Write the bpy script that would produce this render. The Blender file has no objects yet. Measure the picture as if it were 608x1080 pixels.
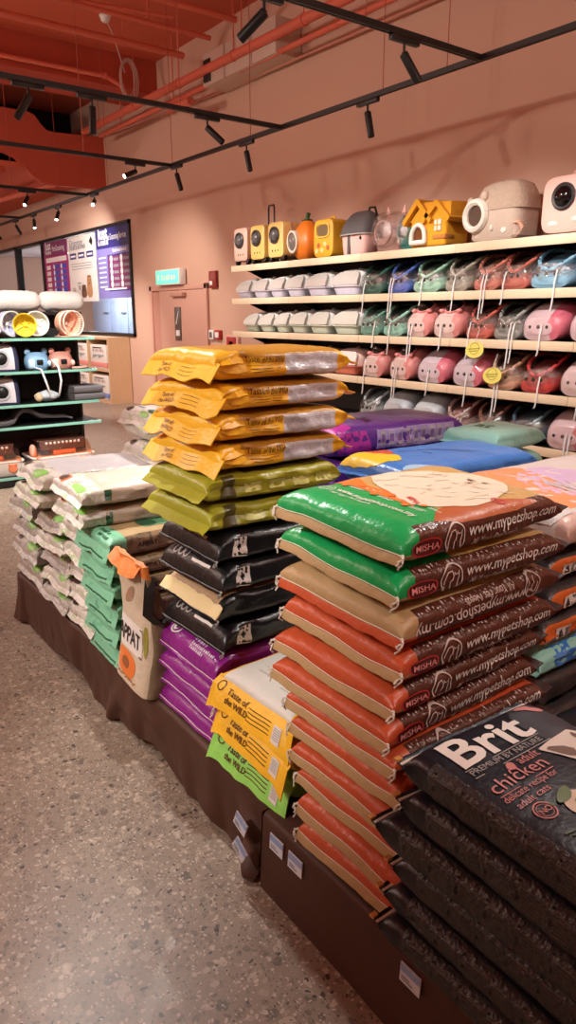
import bpy, bmesh, math, random
from mathutils import Vector, Matrix, noise
from math import pi, sin, cos, sqrt, atan2, exp, radians as R
rnd = random.Random(7)
COL = bpy.context.scene.collection
def clamp(v, a, b): return a if v < a else b if v > b else v
def lerp(a, b, t): return a + (b - a) * t
def nz(x, y=0, z=0): return noise.noise(Vector((x, y, z)))

# ------------------------------------------------------------------ materials
def lin(c): c /= 255.0; return c / 12.92 if c <= .04045 else ((c + .055) / 1.055) ** 2.4
def rgb(r, g, b): return (lin(r), lin(g), lin(b), 1)
MATS = {}
def node_mat(name):
    m = bpy.data.materials.new(name); m.use_nodes = True
    nt = m.node_tree; return m, nt, nt.nodes['Principled BSDF']
def mat(name, col, rough=.5, var=.06, vs=9, bump=0, bs=60, metal=0, spec=.5, coat=0, trans=0, emit=0, stretch=None):
    if name in MATS: return MATS[name]
    m, nt, b = node_mat(name); N, L = nt.nodes, nt.links
    c = rgb(*col)
    tc = N.new('ShaderNodeTexCoord'); src = tc.outputs['Object']
    if stretch:
        mp = N.new('ShaderNodeMapping'); mp.inputs['Scale'].default_value = stretch; L.new(src, mp.inputs[0]); src = mp.outputs[0]
    n = N.new('ShaderNodeTexNoise'); n.inputs['Scale'].default_value = vs; n.inputs['Detail'].default_value = 4; L.new(src, n.inputs['Vector'])
    mx = N.new('ShaderNodeMix'); mx.data_type = 'RGBA'
    mx.inputs[6].default_value = tuple(max(0, v * (1 - var)) for v in c[:3]) + (1,)
    mx.inputs[7].default_value = tuple(min(1, v * (1 + var)) for v in c[:3]) + (1,)
    L.new(n.outputs['Fac'], mx.inputs[0]); L.new(mx.outputs[2], b.inputs['Base Color'])
    b.inputs['Roughness'].default_value = rough; b.inputs['Metallic'].default_value = metal
    b.inputs['Specular IOR Level'].default_value = spec; b.inputs['Coat Weight'].default_value = coat
    b.inputs['Coat Roughness'].default_value = .12
    if trans: b.inputs['Transmission Weight'].default_value = trans
    if emit: b.inputs['Emission Color'].default_value = c; b.inputs['Emission Strength'].default_value = emit
    if bump:
        n2 = N.new('ShaderNodeTexNoise'); n2.inputs['Scale'].default_value = bs; n2.inputs['Detail'].default_value = 3; L.new(src, n2.inputs['Vector'])
        bp = N.new('ShaderNodeBump'); bp.inputs['Strength'].default_value = bump; bp.inputs['Distance'].default_value = .01
        L.new(n2.outputs['Fac'], bp.inputs['Height']); L.new(bp.outputs[0], b.inputs['Normal'])
    MATS[name] = m; return m
def plastic(name, col, rough=.32, bump=.35, bs=38, **k): return mat(name, col, rough, bump=bump, bs=bs, **k)
def ink(name, col, rough=.4): return mat('ink_' + name, col, rough, var=.03)
def film_mat(name, tint=(255, 255, 255), fac=.12, rough=.08):
    if name in MATS: return MATS[name]
    m, nt, b = node_mat(name); N, L = nt.nodes, nt.links
    tr = N.new('ShaderNodeBsdfTransparent'); tr.inputs[0].default_value = rgb(*tint)
    gl = N.new('ShaderNodeBsdfGlossy'); gl.inputs['Roughness'].default_value = rough
    fr = N.new('ShaderNodeLayerWeight'); fr.inputs[0].default_value = .5
    pw = N.new('ShaderNodeMath'); pw.operation = 'POWER'; pw.inputs[1].default_value = 3; L.new(fr.outputs['Facing'], pw.inputs[0])
    ad = N.new('ShaderNodeMath'); ad.operation = 'MULTIPLY_ADD'; ad.inputs[1].default_value = .35; ad.inputs[2].default_value = fac; L.new(pw.outputs[0], ad.inputs[0])
    n2 = N.new('ShaderNodeTexNoise'); n2.inputs['Scale'].default_value = 25
    bp = N.new('ShaderNodeBump'); bp.inputs['Strength'].default_value = .6; bp.inputs['Distance'].default_value = .01; L.new(n2.outputs['Fac'], bp.inputs['Height'])
    if name != 'window_glass': L.new(bp.outputs[0], gl.inputs['Normal'])
    ms = N.new('ShaderNodeMixShader'); L.new(ad.outputs[0], ms.inputs[0]); L.new(tr.outputs[0], ms.inputs[1]); L.new(gl.outputs[0], ms.inputs[2])
    L.new(ms.outputs[0], N['Material Output'].inputs['Surface']); N.remove(b)
    MATS[name] = m; return m
def terrazzo():
    m, nt, b = node_mat('terrazzo'); N, L = nt.nodes, nt.links
    tc = N.new('ShaderNodeTexCoord'); src = tc.outputs['Object']
    dn = N.new('ShaderNodeTexNoise'); dn.inputs['Scale'].default_value = 14; dn.inputs['Detail'].default_value = 2; L.new(src, dn.inputs['Vector'])
    sc = N.new('ShaderNodeVectorMath'); sc.operation = 'MULTIPLY_ADD'; sc.inputs[1].default_value = (.05, .05, 0); L.new(dn.outputs['Color'], sc.inputs[0]); L.new(src, sc.inputs[2])
    gn = N.new('ShaderNodeTexNoise'); gn.inputs['Scale'].default_value = 60; gn.inputs['Detail'].default_value = 6; L.new(src, gn.inputs['Vector'])
    base = N.new('ShaderNodeMix'); base.data_type = 'RGBA'; base.inputs[6].default_value = rgb(132, 114, 98); base.inputs[7].default_value = rgb(154, 136, 118); L.new(gn.outputs['Fac'], base.inputs[0])
    cur = base.outputs[2]
    for scale, thr, cols in ((22, .30, [(0, (104, 90, 78)), (.14, (152, 132, 114)), (.4, (172, 154, 136)), (.65, (128, 110, 95)), (.85, (164, 145, 126))]),
                             (48, .30, [(0, (62, 50, 43)), (.09, (126, 108, 92)), (.4, (182, 164, 146)), (.62, (116, 99, 85)), (.8, (160, 141, 123))]),
                             (95, .27, [(0, (108, 94, 82)), (.25, (192, 174, 158)), (.6, (144, 126, 112)), (.92, (70, 60, 54))])):
        v = N.new('ShaderNodeTexVoronoi'); v.voronoi_dimensions = '2D'; v.inputs['Scale'].default_value = scale; L.new(sc.outputs[0], v.inputs['Vector'])
        sp = N.new('ShaderNodeSeparateColor'); L.new(v.outputs['Color'], sp.inputs[0])
        th = N.new('ShaderNodeMath'); th.operation = 'MULTIPLY'; th.inputs[1].default_value = thr * 1.35; L.new(sp.outputs[0], th.inputs[0])
        lt = N.new('ShaderNodeMath'); lt.operation = 'LESS_THAN'; L.new(v.outputs['Distance'], lt.inputs[0]); L.new(th.outputs[0], lt.inputs[1])
        rp = N.new('ShaderNodeValToRGB'); rp.color_ramp.interpolation = 'CONSTANT'
        e = rp.color_ramp.elements
        while len(e) < len(cols): e.new(.5)
        for i, (p, c) in enumerate(cols): e[i].position = p; e[i].color = rgb(*c)
        L.new(sp.outputs[1], rp.inputs[0])
        mx = N.new('ShaderNodeMix'); mx.data_type = 'RGBA'; L.new(lt.outputs[0], mx.inputs[0]); L.new(cur, mx.inputs[6]); L.new(rp.outputs[0], mx.inputs[7]); cur = mx.outputs[2]
    L.new(cur, b.inputs['Base Color']); b.inputs['Roughness'].default_value = .38
    return m
def printed(name, cols, scale=9, rough=.42, stretch=(1, 1.6, 1.4)):      # plastic printed all over with small patches of colour
    m, nt, b = node_mat(name); N, L = nt.nodes, nt.links
    tc = N.new('ShaderNodeTexCoord'); oi = N.new('ShaderNodeObjectInfo'); mp = N.new('ShaderNodeMapping'); mp.inputs['Scale'].default_value = stretch
    mu = N.new('ShaderNodeMath'); mu.operation = 'MULTIPLY'; mu.inputs[1].default_value = 9; L.new(oi.outputs['Random'], mu.inputs[0])
    va = N.new('ShaderNodeVectorMath'); va.operation = 'ADD'; L.new(tc.outputs['Object'], va.inputs[0]); L.new(mu.outputs[0], va.inputs[1]); L.new(va.outputs[0], mp.inputs[0])
    n = N.new('ShaderNodeTexNoise'); n.inputs['Scale'].default_value = scale; n.inputs['Detail'].default_value = 2.5; n.inputs['Distortion'].default_value = .6; L.new(mp.outputs[0], n.inputs['Vector'])
    rp = N.new('ShaderNodeValToRGB'); rp.color_ramp.interpolation = 'CONSTANT'; e = rp.color_ramp.elements
    while len(e) < len(cols): e.new(.5)
    for i, (p, c) in enumerate(cols): e[i].position = p; e[i].color = rgb(*c)
    L.new(n.outputs['Fac'], rp.inputs[0]); L.new(rp.outputs[0], b.inputs['Base Color']); b.inputs['Roughness'].default_value = rough
    n2 = N.new('ShaderNodeTexNoise'); n2.inputs['Scale'].default_value = 40; L.new(tc.outputs['Object'], n2.inputs['Vector'])
    bp = N.new('ShaderNodeBump'); bp.inputs['Strength'].default_value = .35; bp.inputs['Distance'].default_value = .01; L.new(n2.outputs['Fac'], bp.inputs['Height']); L.new(bp.outputs[0], b.inputs['Normal'])
    MATS[name] = m; return m
def wood_mat(name, c0, c1, stretch=(2, 30, 2), rough=.45):
    if name in MATS: return MATS[name]
    m, nt, b = node_mat(name); N, L = nt.nodes, nt.links
    tc = N.new('ShaderNodeTexCoord'); mp = N.new('ShaderNodeMapping'); mp.inputs['Scale'].default_value = stretch; L.new(tc.outputs['Object'], mp.inputs[0])
    n = N.new('ShaderNodeTexNoise'); n.inputs['Scale'].default_value = 3; n.inputs['Detail'].default_value = 6; L.new(mp.outputs[0], n.inputs['Vector'])
    mx = N.new('ShaderNodeMix'); mx.data_type = 'RGBA'; mx.inputs[6].default_value = rgb(*c0); mx.inputs[7].default_value = rgb(*c1)
    L.new(n.outputs['Fac'], mx.inputs[0]); L.new(mx.outputs[2], b.inputs['Base Color']); b.inputs['Roughness'].default_value = rough
    MATS[name] = m; return m

# ------------------------------------------------------------------ mesh building
def sgp(v, e): return math.copysign(abs(v) ** e, v)
def sring(cx, cy, a, b, p=2.5, n=24):            # closed superellipse in 2D
    return [(cx + a * sgp(cos(2 * pi * i / n), 2 / p), cy + b * sgp(sin(2 * pi * i / n), 2 / p)) for i in range(n)]
class MB:
    def __init__(s, *mats): s.v, s.f, s.m, s.mats = [], [], [], list(mats)
    def add(s, vs, fs, m=0, M=None):
        o = len(s.v); s.v += [tuple(M @ Vector(p)) if M else tuple(p) for p in vs]
        s.f += [tuple(i + o for i in f) for f in fs]; s.m += [m] * len(fs) if isinstance(m, int) else list(m); return s
    def box(s, x0, x1, y0, y1, z0, z1, m=0, bev=0, M=None, seg=2):
        vs = [(x, y, z) for z in (z0, z1) for y in (y0, y1) for x in (x0, x1)]
        fs = [(0, 2, 3, 1), (4, 5, 7, 6), (0, 1, 5, 4), (2, 6, 7, 3), (0, 4, 6, 2), (1, 3, 7, 5)]
        if bev:
            bm = bmesh.new(); bv = [bm.verts.new(v) for v in vs]; [bm.faces.new([bv[i] for i in f]) for f in fs]
            bmesh.ops.bevel(bm, geom=bm.edges[:], offset=bev, segments=seg, profile=.5, affect='EDGES')
            bm.verts.index_update(); vs = [v.co[:] for v in bm.verts]; fs = [[v.index for v in f.verts] for f in bm.faces]; bm.free()
        return s.add(vs, fs, m, M)
    def loft(s, rings, m=0, caps=True, M=None, closed=True):
        n = len(rings[0]); vs = [p for r in rings for p in r]; fs = []
        for i in range(len(rings) - 1):
            for j in range(n if closed else n - 1):
                k = (j + 1) % n; fs.append((i * n + j, i * n + k, (i + 1) * n + k, (i + 1) * n + j))
        if caps and closed: fs += [tuple(range(n))[::-1], tuple(range((len(rings) - 1) * n, len(rings) * n))]
        return s.add(vs, fs, m, M)
    def tube(s, pts, r, n=8, m=0, caps=True, M=None):
        pts = [Vector(p) for p in pts]; rings = []; up = None
        for i, p in enumerate(pts):
            t = (pts[min(i + 1, len(pts) - 1)] - pts[max(i - 1, 0)]).normalized()
            if up is None: up = t.orthogonal().normalized()
            up = (up - t * up.dot(t)).normalized(); w = t.cross(up)
            rr = r[i] if isinstance(r, (list, tuple)) else r
            rings.append([p + (up * cos(2 * pi * j / n) + w * sin(2 * pi * j / n)) * rr for j in range(n)])
        return s.loft(rings, m, caps, M)
    def lathe(s, prof, n=24, m=0, M=None):           # profile (r, z) about local z
        ring = prof[0][0] > .002 and prof[-1][0] > .002          # an open ring: close the profile instead of capping it
        prof = list(prof) + [prof[0]] if ring else prof
        return s.loft([[(r * cos(2 * pi * j / n), r * sin(2 * pi * j / n), z) for j in range(n)] for r, z in prof], m, not ring, M)
    def prism(s, pts, d0, d1, m=0, M=None):           # polygon in xy, extruded in z
        return s.loft([[(x, y, d0) for x, y in pts], [(x, y, d1) for x, y in pts]], m, True, M)
    def ribbon(s, pts, w, th=.002, m=0, M=None):      # flat strap along pts; w: width vector
        w = Vector(w); pts = [Vector(p) for p in pts]; rings = []
        for i, p in enumerate(pts):
            t = (pts[min(i + 1, len(pts) - 1)] - pts[max(i - 1, 0)]).normalized(); nn = t.cross(w).normalized() * th
            rings.append([p - w / 2 - nn, p + w / 2 - nn, p + w / 2 + nn, p - w / 2 + nn])
        return s.loft(rings, m, True, M)
    def sphere(s, c, r, n=16, m=0, M=None, k=10):
        rx, ry, rz = r if isinstance(r, (tuple, list)) else (r, r, r)
        rings = [[(c[0] + rx * sin(pi * (i or .02) / k if i < k else pi * .995) * cos(2 * pi * j / n), c[1] + ry * sin(pi * (i or .02) / k if i < k else pi * .995) * sin(2 * pi * j / n), c[2] - rz * cos(pi * i / k)) for j in range(n)] for i in range(k + 1)]
        return s.loft(rings, m, True, M)
    def build(s, name, parent=None, loc=(0, 0, 0), rot=(0, 0, 0), ang=35, fix=True):
        me = bpy.data.meshes.new(name); me.from_pydata(s.v, [], s.f)
        for m in s.mats: me.materials.append(m)
        if len(s.mats) > 1: me.polygons.foreach_set('material_index', s.m)
        if fix:
            bm = bmesh.new(); bm.from_mesh(me); bmesh.ops.recalc_face_normals(bm, faces=bm.faces[:]); bm.to_mesh(me); bm.free()
        if ang: me.shade_smooth(); me.set_sharp_from_angle(angle=R(ang))
        o = bpy.data.objects.new(name, me); COL.objects.link(o); o.location = loc; o.rotation_euler = rot
        if parent: o.parent = parent
        return o
def tag(o, label, cat, group=None):
    o['label'] = label; o['category'] = cat
    if group: o['group'] = group
    return o
def thing(name, label, cat, loc=(0, 0, 0), rz=0, group=None, rot=None):
    o = bpy.data.objects.new(name, None); COL.objects.link(o); o.location = loc; o.rotation_euler = rot or (0, 0, rz); o.empty_display_size = .1
    return tag(o, label, cat, group)
def struct(o): o['kind'] = 'structure'; return o
def T(x=0, y=0, z=0, rx=0, ry=0, rz=0, s=1):
    return Matrix.Translation((x, y, z)) @ Matrix.Rotation(rz, 4, 'Z') @ Matrix.Rotation(ry, 4, 'Y') @ Matrix.Rotation(rx, 4, 'X') @ Matrix.Scale(s, 4)

# flat shapes: text and polygons as fine 2D meshes that can be laid on any surface
TXT = {}
def fine(bm, mx):
    bmesh.ops.triangulate(bm, faces=bm.faces[:], ngon_method='EAR_CLIP')
    for _ in range(7):
        e = [x for x in bm.edges if x.calc_length() > mx]
        if not e: break
        bmesh.ops.subdivide_edges(bm, edges=e, cuts=1); bmesh.ops.triangulate(bm, faces=[f for f in bm.faces if len(f.verts) > 3])
    bm.verts.index_update(); r = [v.co.to_2d()[:] for v in bm.verts], [[v.index for v in f.verts] for f in bm.faces]; bm.free(); return r
def text2d(t, size, bold=0, mx=.012, align='LEFT'):
    k = (t, size, bold, mx, align)
    if k in TXT: return TXT[k]
    c = bpy.data.curves.new('t', 'FONT'); c.body = t; c.size = size; c.align_x = align; c.offset = bold * size; c.resolution_u = 3
    o = bpy.data.objects.new('t', c); me = bpy.data.meshes.new_from_object(o)
    bm = bmesh.new(); bm.from_mesh(me); bmesh.ops.remove_doubles(bm, verts=bm.verts[:], dist=1e-5)
    r = fine(bm, mx); bpy.data.objects.remove(o); bpy.data.curves.remove(c); bpy.data.meshes.remove(me)
    TXT[k] = r; return r
def poly2d(pts, mx=.02):
    bm = bmesh.new(); bm.faces.new([bm.verts.new((x, y, 0)) for x, y in pts]); return fine(bm, mx)
def smooth_poly(pts, it=2):
    for _ in range(it):
        q = []
        for i, p in enumerate(pts):
            n = pts[(i + 1) % len(pts)]
            q += [(p[0] * .75 + n[0] * .25, p[1] * .75 + n[1] * .25), (p[0] * .25 + n[0] * .75, p[1] * .25 + n[1] * .75)]
        pts = q
    return pts
class Decal:
    """printed shapes laid on a surface given by fn(a, b, lift) -> point"""
    NM = {'side': 'side_print', 'top': 'face_print', '<lambda>': 'face_print', 'fl': 'flap_print', 'kf': 'front_print'}
    def __init__(s, fn, mx=.014): s.fn, s.g, s.mx = fn, {}, mx
    def mb_for(s, f, m):
        k = s.NM.get(f.__name__, 'print') if f is not s.fn or f.__name__ != '<lambda>' else 'print'
        mb = s.g.setdefault(k, MB())
        if m not in mb.mats: mb.mats.append(m)
        return mb, mb.mats.index(m)
    def put(s, mesh2d, m, at=(0, 0), rot=0, lift=1, sx=1, fn=None):
        vs, fs = mesh2d; c, q = cos(rot), sin(rot); f = fn or s.fn
        mb, mi = s.mb_for(f, m); mb.add([f(at[0] + (x * c * sx - y * q), at[1] + (x * q * sx + y * c), .0009 * lift) for x, y in vs], fs, mi); return s
    def text(s, t, size, m, at, rot=0, bold=0, lift=2, align='LEFT', sx=1, fn=None, fit=0):
        if fit: v = text2d(t, size, bold, s.mx, align)[0]; sx = fit / (max(p[0] for p in v) - min(p[0] for p in v))
        return s.put(text2d(t, size, bold, s.mx, align), m, at, rot, lift, sx, fn)
    def scribble(s, n, size, m, at, fn=None, lift=2, **k):      # print too small to read in the photograph: a row of n little blocks
        for i in range(n): s.rect(at[0] + i * size * .62, at[0] + i * size * .62 + size * (.34 + .14 * (i * 7 % 3) / 2), at[1], at[1] + size * (.5 + .16 * (i * 5 % 3 == 0)), m, lift, fn=fn)
        return s
    def poly(s, pts, m, lift=1, at=(0, 0), rot=0, sm=0, fn=None): return s.put(poly2d(smooth_poly(pts, sm) if sm else pts, s.mx * 1.5), m, at, rot, lift, fn=fn)
    def rect(s, x0, x1, y0, y1, m, lift=1, at=(0, 0), rot=0, fn=None): return s.poly([(x0, y0), (x1, y0), (x1, y1), (x0, y1)], m, lift, at, rot, fn=fn)
    def disc(s, c, r, m, lift=1, ry=None, n=20, fn=None): return s.poly([(c[0] + r * cos(2 * pi * i / n), c[1] + (ry or r) * sin(2 * pi * i / n)) for i in range(n)], m, lift, fn=fn)
    def stroke(s, pts, w, m, lift=2, at=(0, 0), rot=0, closed=False, fn=None):
        P = [Vector(p) for p in pts]; n = len(P); L, Rr = [], []
        for i in range(n):
            a = P[(i - 1) % n] if closed or i else P[0]; b = P[(i + 1) % n] if closed or i < n - 1 else P[-1]
            t = (b - a).normalized(); q = Vector((-t.y, t.x)) * w / 2; L.append(P[i] + q); Rr.append(P[i] - q)
        vs = [tuple(p) for p in L + Rr]; rr = range(n if closed else n - 1)
        return s.put((vs, [(n + i, n + (i + 1) % n, (i + 1) % n, i) for i in rr]), m, at, rot, lift, fn=fn)
    def ring(s, c, r, w, m, lift=2, ry=None, n=28, fn=None): return s.stroke([(c[0] + r * cos(2 * pi * i / n), c[1] + (ry or r) * sin(2 * pi * i / n)) for i in range(n)], w, m, lift, closed=True, fn=fn)
    def build(s, name, parent, **k):
        for nm, mb in s.g.items(): mb.build(nm if nm != 'print' else name, parent, ang=30, fix=False, **k)
def plane_fn(o, ax, ay):
    o, ax, ay = Vector(o), Vector(ax), Vector(ay); n = ax.cross(ay).normalized()
    return lambda a, b, l=0: o + ax * a + ay * b + n * l

# ------------------------------------------------------------------ filled bags
class Bag:
    def __init__(s, L, W, H, p=4.2, T=.10, e=.36, sm=.05, amp=.004, g=.004, crump=.003, seed=0, wave=.006, T2=None, pinch=0):
        s.__dict__.update(L=L, W=W, H=H, p=p, T=T, e=e, sm=sm, amp=amp, g=g, crump=crump, sd=seed * 7.31, wave=wave, T2=T2 or T, pinch=pinch)
        s.us = [i / 400 for i in range(401)]; s.arc = [0]
        for i in range(1, 401):
            a, b = s.raw(s.us[i - 1], 0, 1), s.raw(s.us[i], 0, 1); s.arc.append(s.arc[-1] + (a - b).length)
    def prof(s, u):
        y = u * s.L; k = min(1, y / s.T, (s.L - y) / s.T2); k = max(k, 0); return (max(0, 1 - (1 - k) ** 2.6)) ** .44
    def raw(s, u, xn, zn):
        kk = s.prof(u); b = s.H / 2 * (s.sm + (1 - s.sm) * kk); zc = s.H * (s.e + (.5 - s.e) * kk)
        return Vector((xn * s.W / 2, u * s.L, zc + zn * b))
    def S(s, u, xn, zn):
        kk = s.prof(u); q = s.sd; b = s.H / 2 * (s.sm + (1 - s.sm) * kk); ke = 1 - kk
        zc = s.H * (s.e + (.5 - s.e) * kk) + s.wave * ke * nz(xn * 1.6 + q, 3.1, q)
        a = s.W / 2 * (1 - .03 * kk); x, y, z = xn * a, u * s.L, zc + zn * b
        z += zn * kk * (s.amp * (nz(x * 7 + q, y * 7, q) - .5) + s.amp * .5 * nz(x * 21, y * 21 + q, zn))
        z += s.wave * 1.4 * ke * nz(x * 30 + q, y * 9, zn) * min(1, kk * 4)
        sx = abs(xn) ** 8 * kk; sg = 1 if xn > 0 else -1
        x += sg * sx * (s.crump * (nz(y * 13 + q, z * 22, sg) - .4) * 1.6 + s.crump * .8 * nz(y * 40, z * 45 + q, sg))
        x -= sg * sx * s.g * exp(-((zn - .25 * nz(y * 6 + q, 1, sg)) / .28) ** 2)
        if s.pinch: x -= sg * sx * s.pinch * exp(-((y - .09 - .03 * zn) / .035) ** 2)
        return Vector((x, y, z))
    def a2u(s, d):
        d = clamp(d, 0, s.arc[-1] - 1e-6)
        lo, hi = 0, 400
        while hi - lo > 1:
            m = (lo + hi) // 2
            if s.arc[m] <= d: lo = m
            else: hi = m
        return lerp(s.us[lo], s.us[hi], (d - s.arc[lo]) / max(1e-9, s.arc[hi] - s.arc[lo]))
    def nrm(s, f, a, b, l):
        p = f(a, b); n = (f(a + .004, b) - f(a - .004, b)).cross(f(a, b + .004) - f(a, b - .004))
        return p + n.normalized() * l if n.length > 1e-12 else p
    def top(s, x, d, l=0):
        def f(x, d):
            xn = clamp(x / (s.W / 2 * .985), -.985, .985); return s.S(s.a2u(d), xn, (1 - abs(xn) ** s.p) ** (1 / s.p))
        return s.nrm(f, x, d, l)
    def under(s, x, d, l=0):                                # underside; d measured from the near seam
        def f(x, d):
            xn = clamp(x / (s.W / 2 * .985), -.985, .985); return s.S(s.a2u(d), xn, -(1 - abs(xn) ** s.p) ** (1 / s.p))
        return s.nrm(f, x, d, -l)
    def side(s, y, z, l=0):
        def f(y, z):
            u = clamp(y / s.L, 0, 1); kk = s.prof(u); b = s.H / 2 * (s.sm + (1 - s.sm) * kk); zc = s.H * (s.e + (.5 - s.e) * kk)
            zn = clamp((z - zc) / b, -.97, .97); return s.S(u, (1 - abs(zn) ** s.p) ** (1 / s.p), zn)
        return s.nrm(f, y, z, l)
    def mesh(s, mats, fn, ub=(), nu=34, nt=18, ns=8):
        c = 2 ** (-1 / s.p); m = MB(*mats)
        us = sorted(set([.5 - .5 * cos(pi * i / nu) for i in range(nu + 1)] + list(ub)))
        per = []
        for i in range(nt): t = c * sin(pi / 2 * (-1 + 2 * i / nt)); per.append((t, (1 - abs(t) ** s.p) ** (1 / s.p), 't', t))
        for i in range(ns): t = c * sin(pi / 2 * (1 - 2 * i / ns)); per.append(((1 - abs(t) ** s.p) ** (1 / s.p), t, 'p', t))
        for i in range(nt): t = c * sin(pi / 2 * (1 - 2 * i / nt)); per.append((t, -(1 - abs(t) ** s.p) ** (1 / s.p), 'b', t))
        for i in range(ns): t = c * sin(pi / 2 * (-1 + 2 * i / ns)); per.append((-(1 - abs(t) ** s.p) ** (1 / s.p), t, 'm', t))
        n = len(per); vs = [s.S(u, x, z) for u in us for x, z, _, _ in per]; fs = []; mi = []
        for i in range(len(us) - 1):
            for j in range(n):
                k = (j + 1) % n; fs.append((i * n + j, (i + 1) * n + j, (i + 1) * n + k, i * n + k))
                mi.append(fn((us[i] + us[i + 1]) / 2, per[j][2], per[j][3]))
        fs += [tuple(range(n)), tuple(range((len(us) - 1) * n, len(us) * n))[::-1]]; mi += [fn(0, 't', 0), fn(1, 't', 0)]
        return m.add(vs, fs, mi)
    def seam(s, mb, end=0, ln=.016, droop=-.3, m=0, th=.0012, n=22, tp=.5):
        u = end; sg = -1 if end == 0 else 1; rings = []
        for i in range(n + 1):
            xn = -1 + 2 * i / n; p = (s.S(u, xn * .985, .5) + s.S(u, xn * .985, -.5)) / 2; w = .003 * nz(xn * 6 + s.sd, end, 2)
            d = ln * (1 + .15 * nz(xn * 4, s.sd)); q = p + Vector((0, sg * d, droop * d + w))
            rings.append([p + Vector((0, -sg * .003, th)), q + Vector((0, 0, th)), q - Vector((0, 0, th)), p + Vector((0, -sg * .003, -th))])
        mb.loft(rings, m)
        return [r[0].lerp(r[1], tp) + Vector((0, -.001 if end == 0 else .001, .0012)) for r in rings]
def thread(mb, path, m=0, r=.0014, dangle=(.05, .04), seed=0):
    rr = random.Random(seed); mb.tube(path, r, 5, m)
    for pt, sg, ln in ((path[0], -1, dangle[0]), (path[-1], 1, dangle[1])):
        for k in range(2):
            if ln <= 0: continue
            l = ln * (1 - .35 * k); p = pt; pts = [p]
            for i in range(1, 6): pts.append(pt + Vector((sg * .006 * sin(i * .9 + k) + sg * .003, -.004 - .003 * i * rr.random(), .002 - l * i / 5)))
            mb.tube(pts, r * 1.5, 5, m)
        mb.sphere(pt, .0042, 8, m, k=6)
def place_bag(name, label, group, x, y, z, rz=0, roll=0, tilt=0, cat='bag'):
    return thing(name, label, cat, (x, y, z), 0, group, (tilt, roll, rz))
# ------------------------------------------------------------------ the setting
M_wall = mat('wall_paint', (208, 168, 146), .75, var=.02, vs=2, bump=.05, bs=90)
M_ceil = mat('ceiling_paint', (204, 96, 66), .75, var=.05, vs=3)
M_beam = mat('beam_paint', (184, 76, 52), .75, var=.05, vs=3)
M_black = mat('black_metal', (22, 21, 22), .45, var=.1)
M_dark = mat('dark_panel', (38, 33, 32), .7, var=.08)
M_white = mat('white_plastic', (236, 234, 230), .4, var=.02)
M_birch = wood_mat('birch', (226, 200, 164), (242, 222, 190), (3, 12, 30))
M_oak = wood_mat('oak', (198, 158, 120), (222, 184, 146), (14, 14, 1.2))
GL = film_mat('window_glass', (236, 242, 245), .03, .02)
WY = 5.7
def slab(name, x0, x1, y0, y1, z0, z1, m): return struct(MB(m).box(x0, x1, y0, y1, z0, z1).build(name, ang=0))
slab('floor', -21.6, 3.2, -4.7, 9.2, -.2, 0, terrazzo())
slab('ceiling', -21.6, 3.2, -4.7, 9.2, 5.31, 5.5, M_ceil)
mw = MB(M_wall)
mw.box(-12.27, 3.2, WY, WY + .15, 0, 5.31); mw.box(-21.6, -12.27, WY, WY + .15, 3.2, 5.31); mw.box(-21.6, -12.27, WY, WY + .15, 0, 1.22)
struct(mw.build('wall_back', ang=0))
slab('wall_left', -21.6, -21.45, -4.7, 9.2, 0, 5.31, M_wall)
slab('wall_right', 3.05, 3.2, -4.7, 5.7, 0, 5.31, M_wall)
slab('wall_front', -21.45, 3.05, -4.7, -4.55, 0, 5.31, M_wall)
slab('wall_far', -21.45, -9, 8.9, 9.05, 0, 5.31, mat('pink_room', (206, 150, 160), .7))
slab('wall_side', -9.1, -9, 5.85, 8.9, 0, 5.31, M_wall)
slab('baseboard_back', -11.3, 3.05, WY - .015, WY, 0, .1, mat('skirting', (170, 120, 104), .5))
# ceiling beam, wavy bulkhead, soffit
struct(MB(M_beam).box(-11.9, -11.05, -4.55, WY, 4.86, 5.31).build('ceiling_beam', ang=0))
b = MB(M_beam)
low = [(5.7, 3.79), (4.75, 3.77), (4.55, 3.79), (4.38, 3.88), (4.25, 4.02), (4.12, 4.14), (3.95, 4.2), (3.7, 4.2), (3.5, 4.1), (3.3, 3.92), (3.05, 3.8), (2, 3.78), (-4.5, 3.78)]
up = [(-4.5, 4.9), (3.3, 4.88), (4.4, 4.87), (4.5, 4.83), (4.58, 4.72), (4.68, 4.63), (4.8, 4.61), (5.7, 4.65)]
b.loft([[(-13.2 - d, y, z) for y, z in low + up] for d in (0, .12)])
struct(b.build('trim_1', ang=0))
struct(MB(M_ceil).box(-21.4, -13.35, -4.5, WY, 4.02, 4.1).build('trim_2', ang=0))
for i, yy in enumerate((3.9, 4.9)):
    struct(MB(M_beam).box(-21.4, -13.4, yy, yy + .1, 3.93, 4.02).build('trim_%d' % (3 + i), ang=0))
struct(MB(mat('void_shade', (20, 14, 13), .9)).box(-14.8, -14.7, 3.2, WY, 4.1, 5.3).build('ceiling_shade_panel', ang=0))  # dark sheet painting the shade inside the opening above the bulkhead
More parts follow.
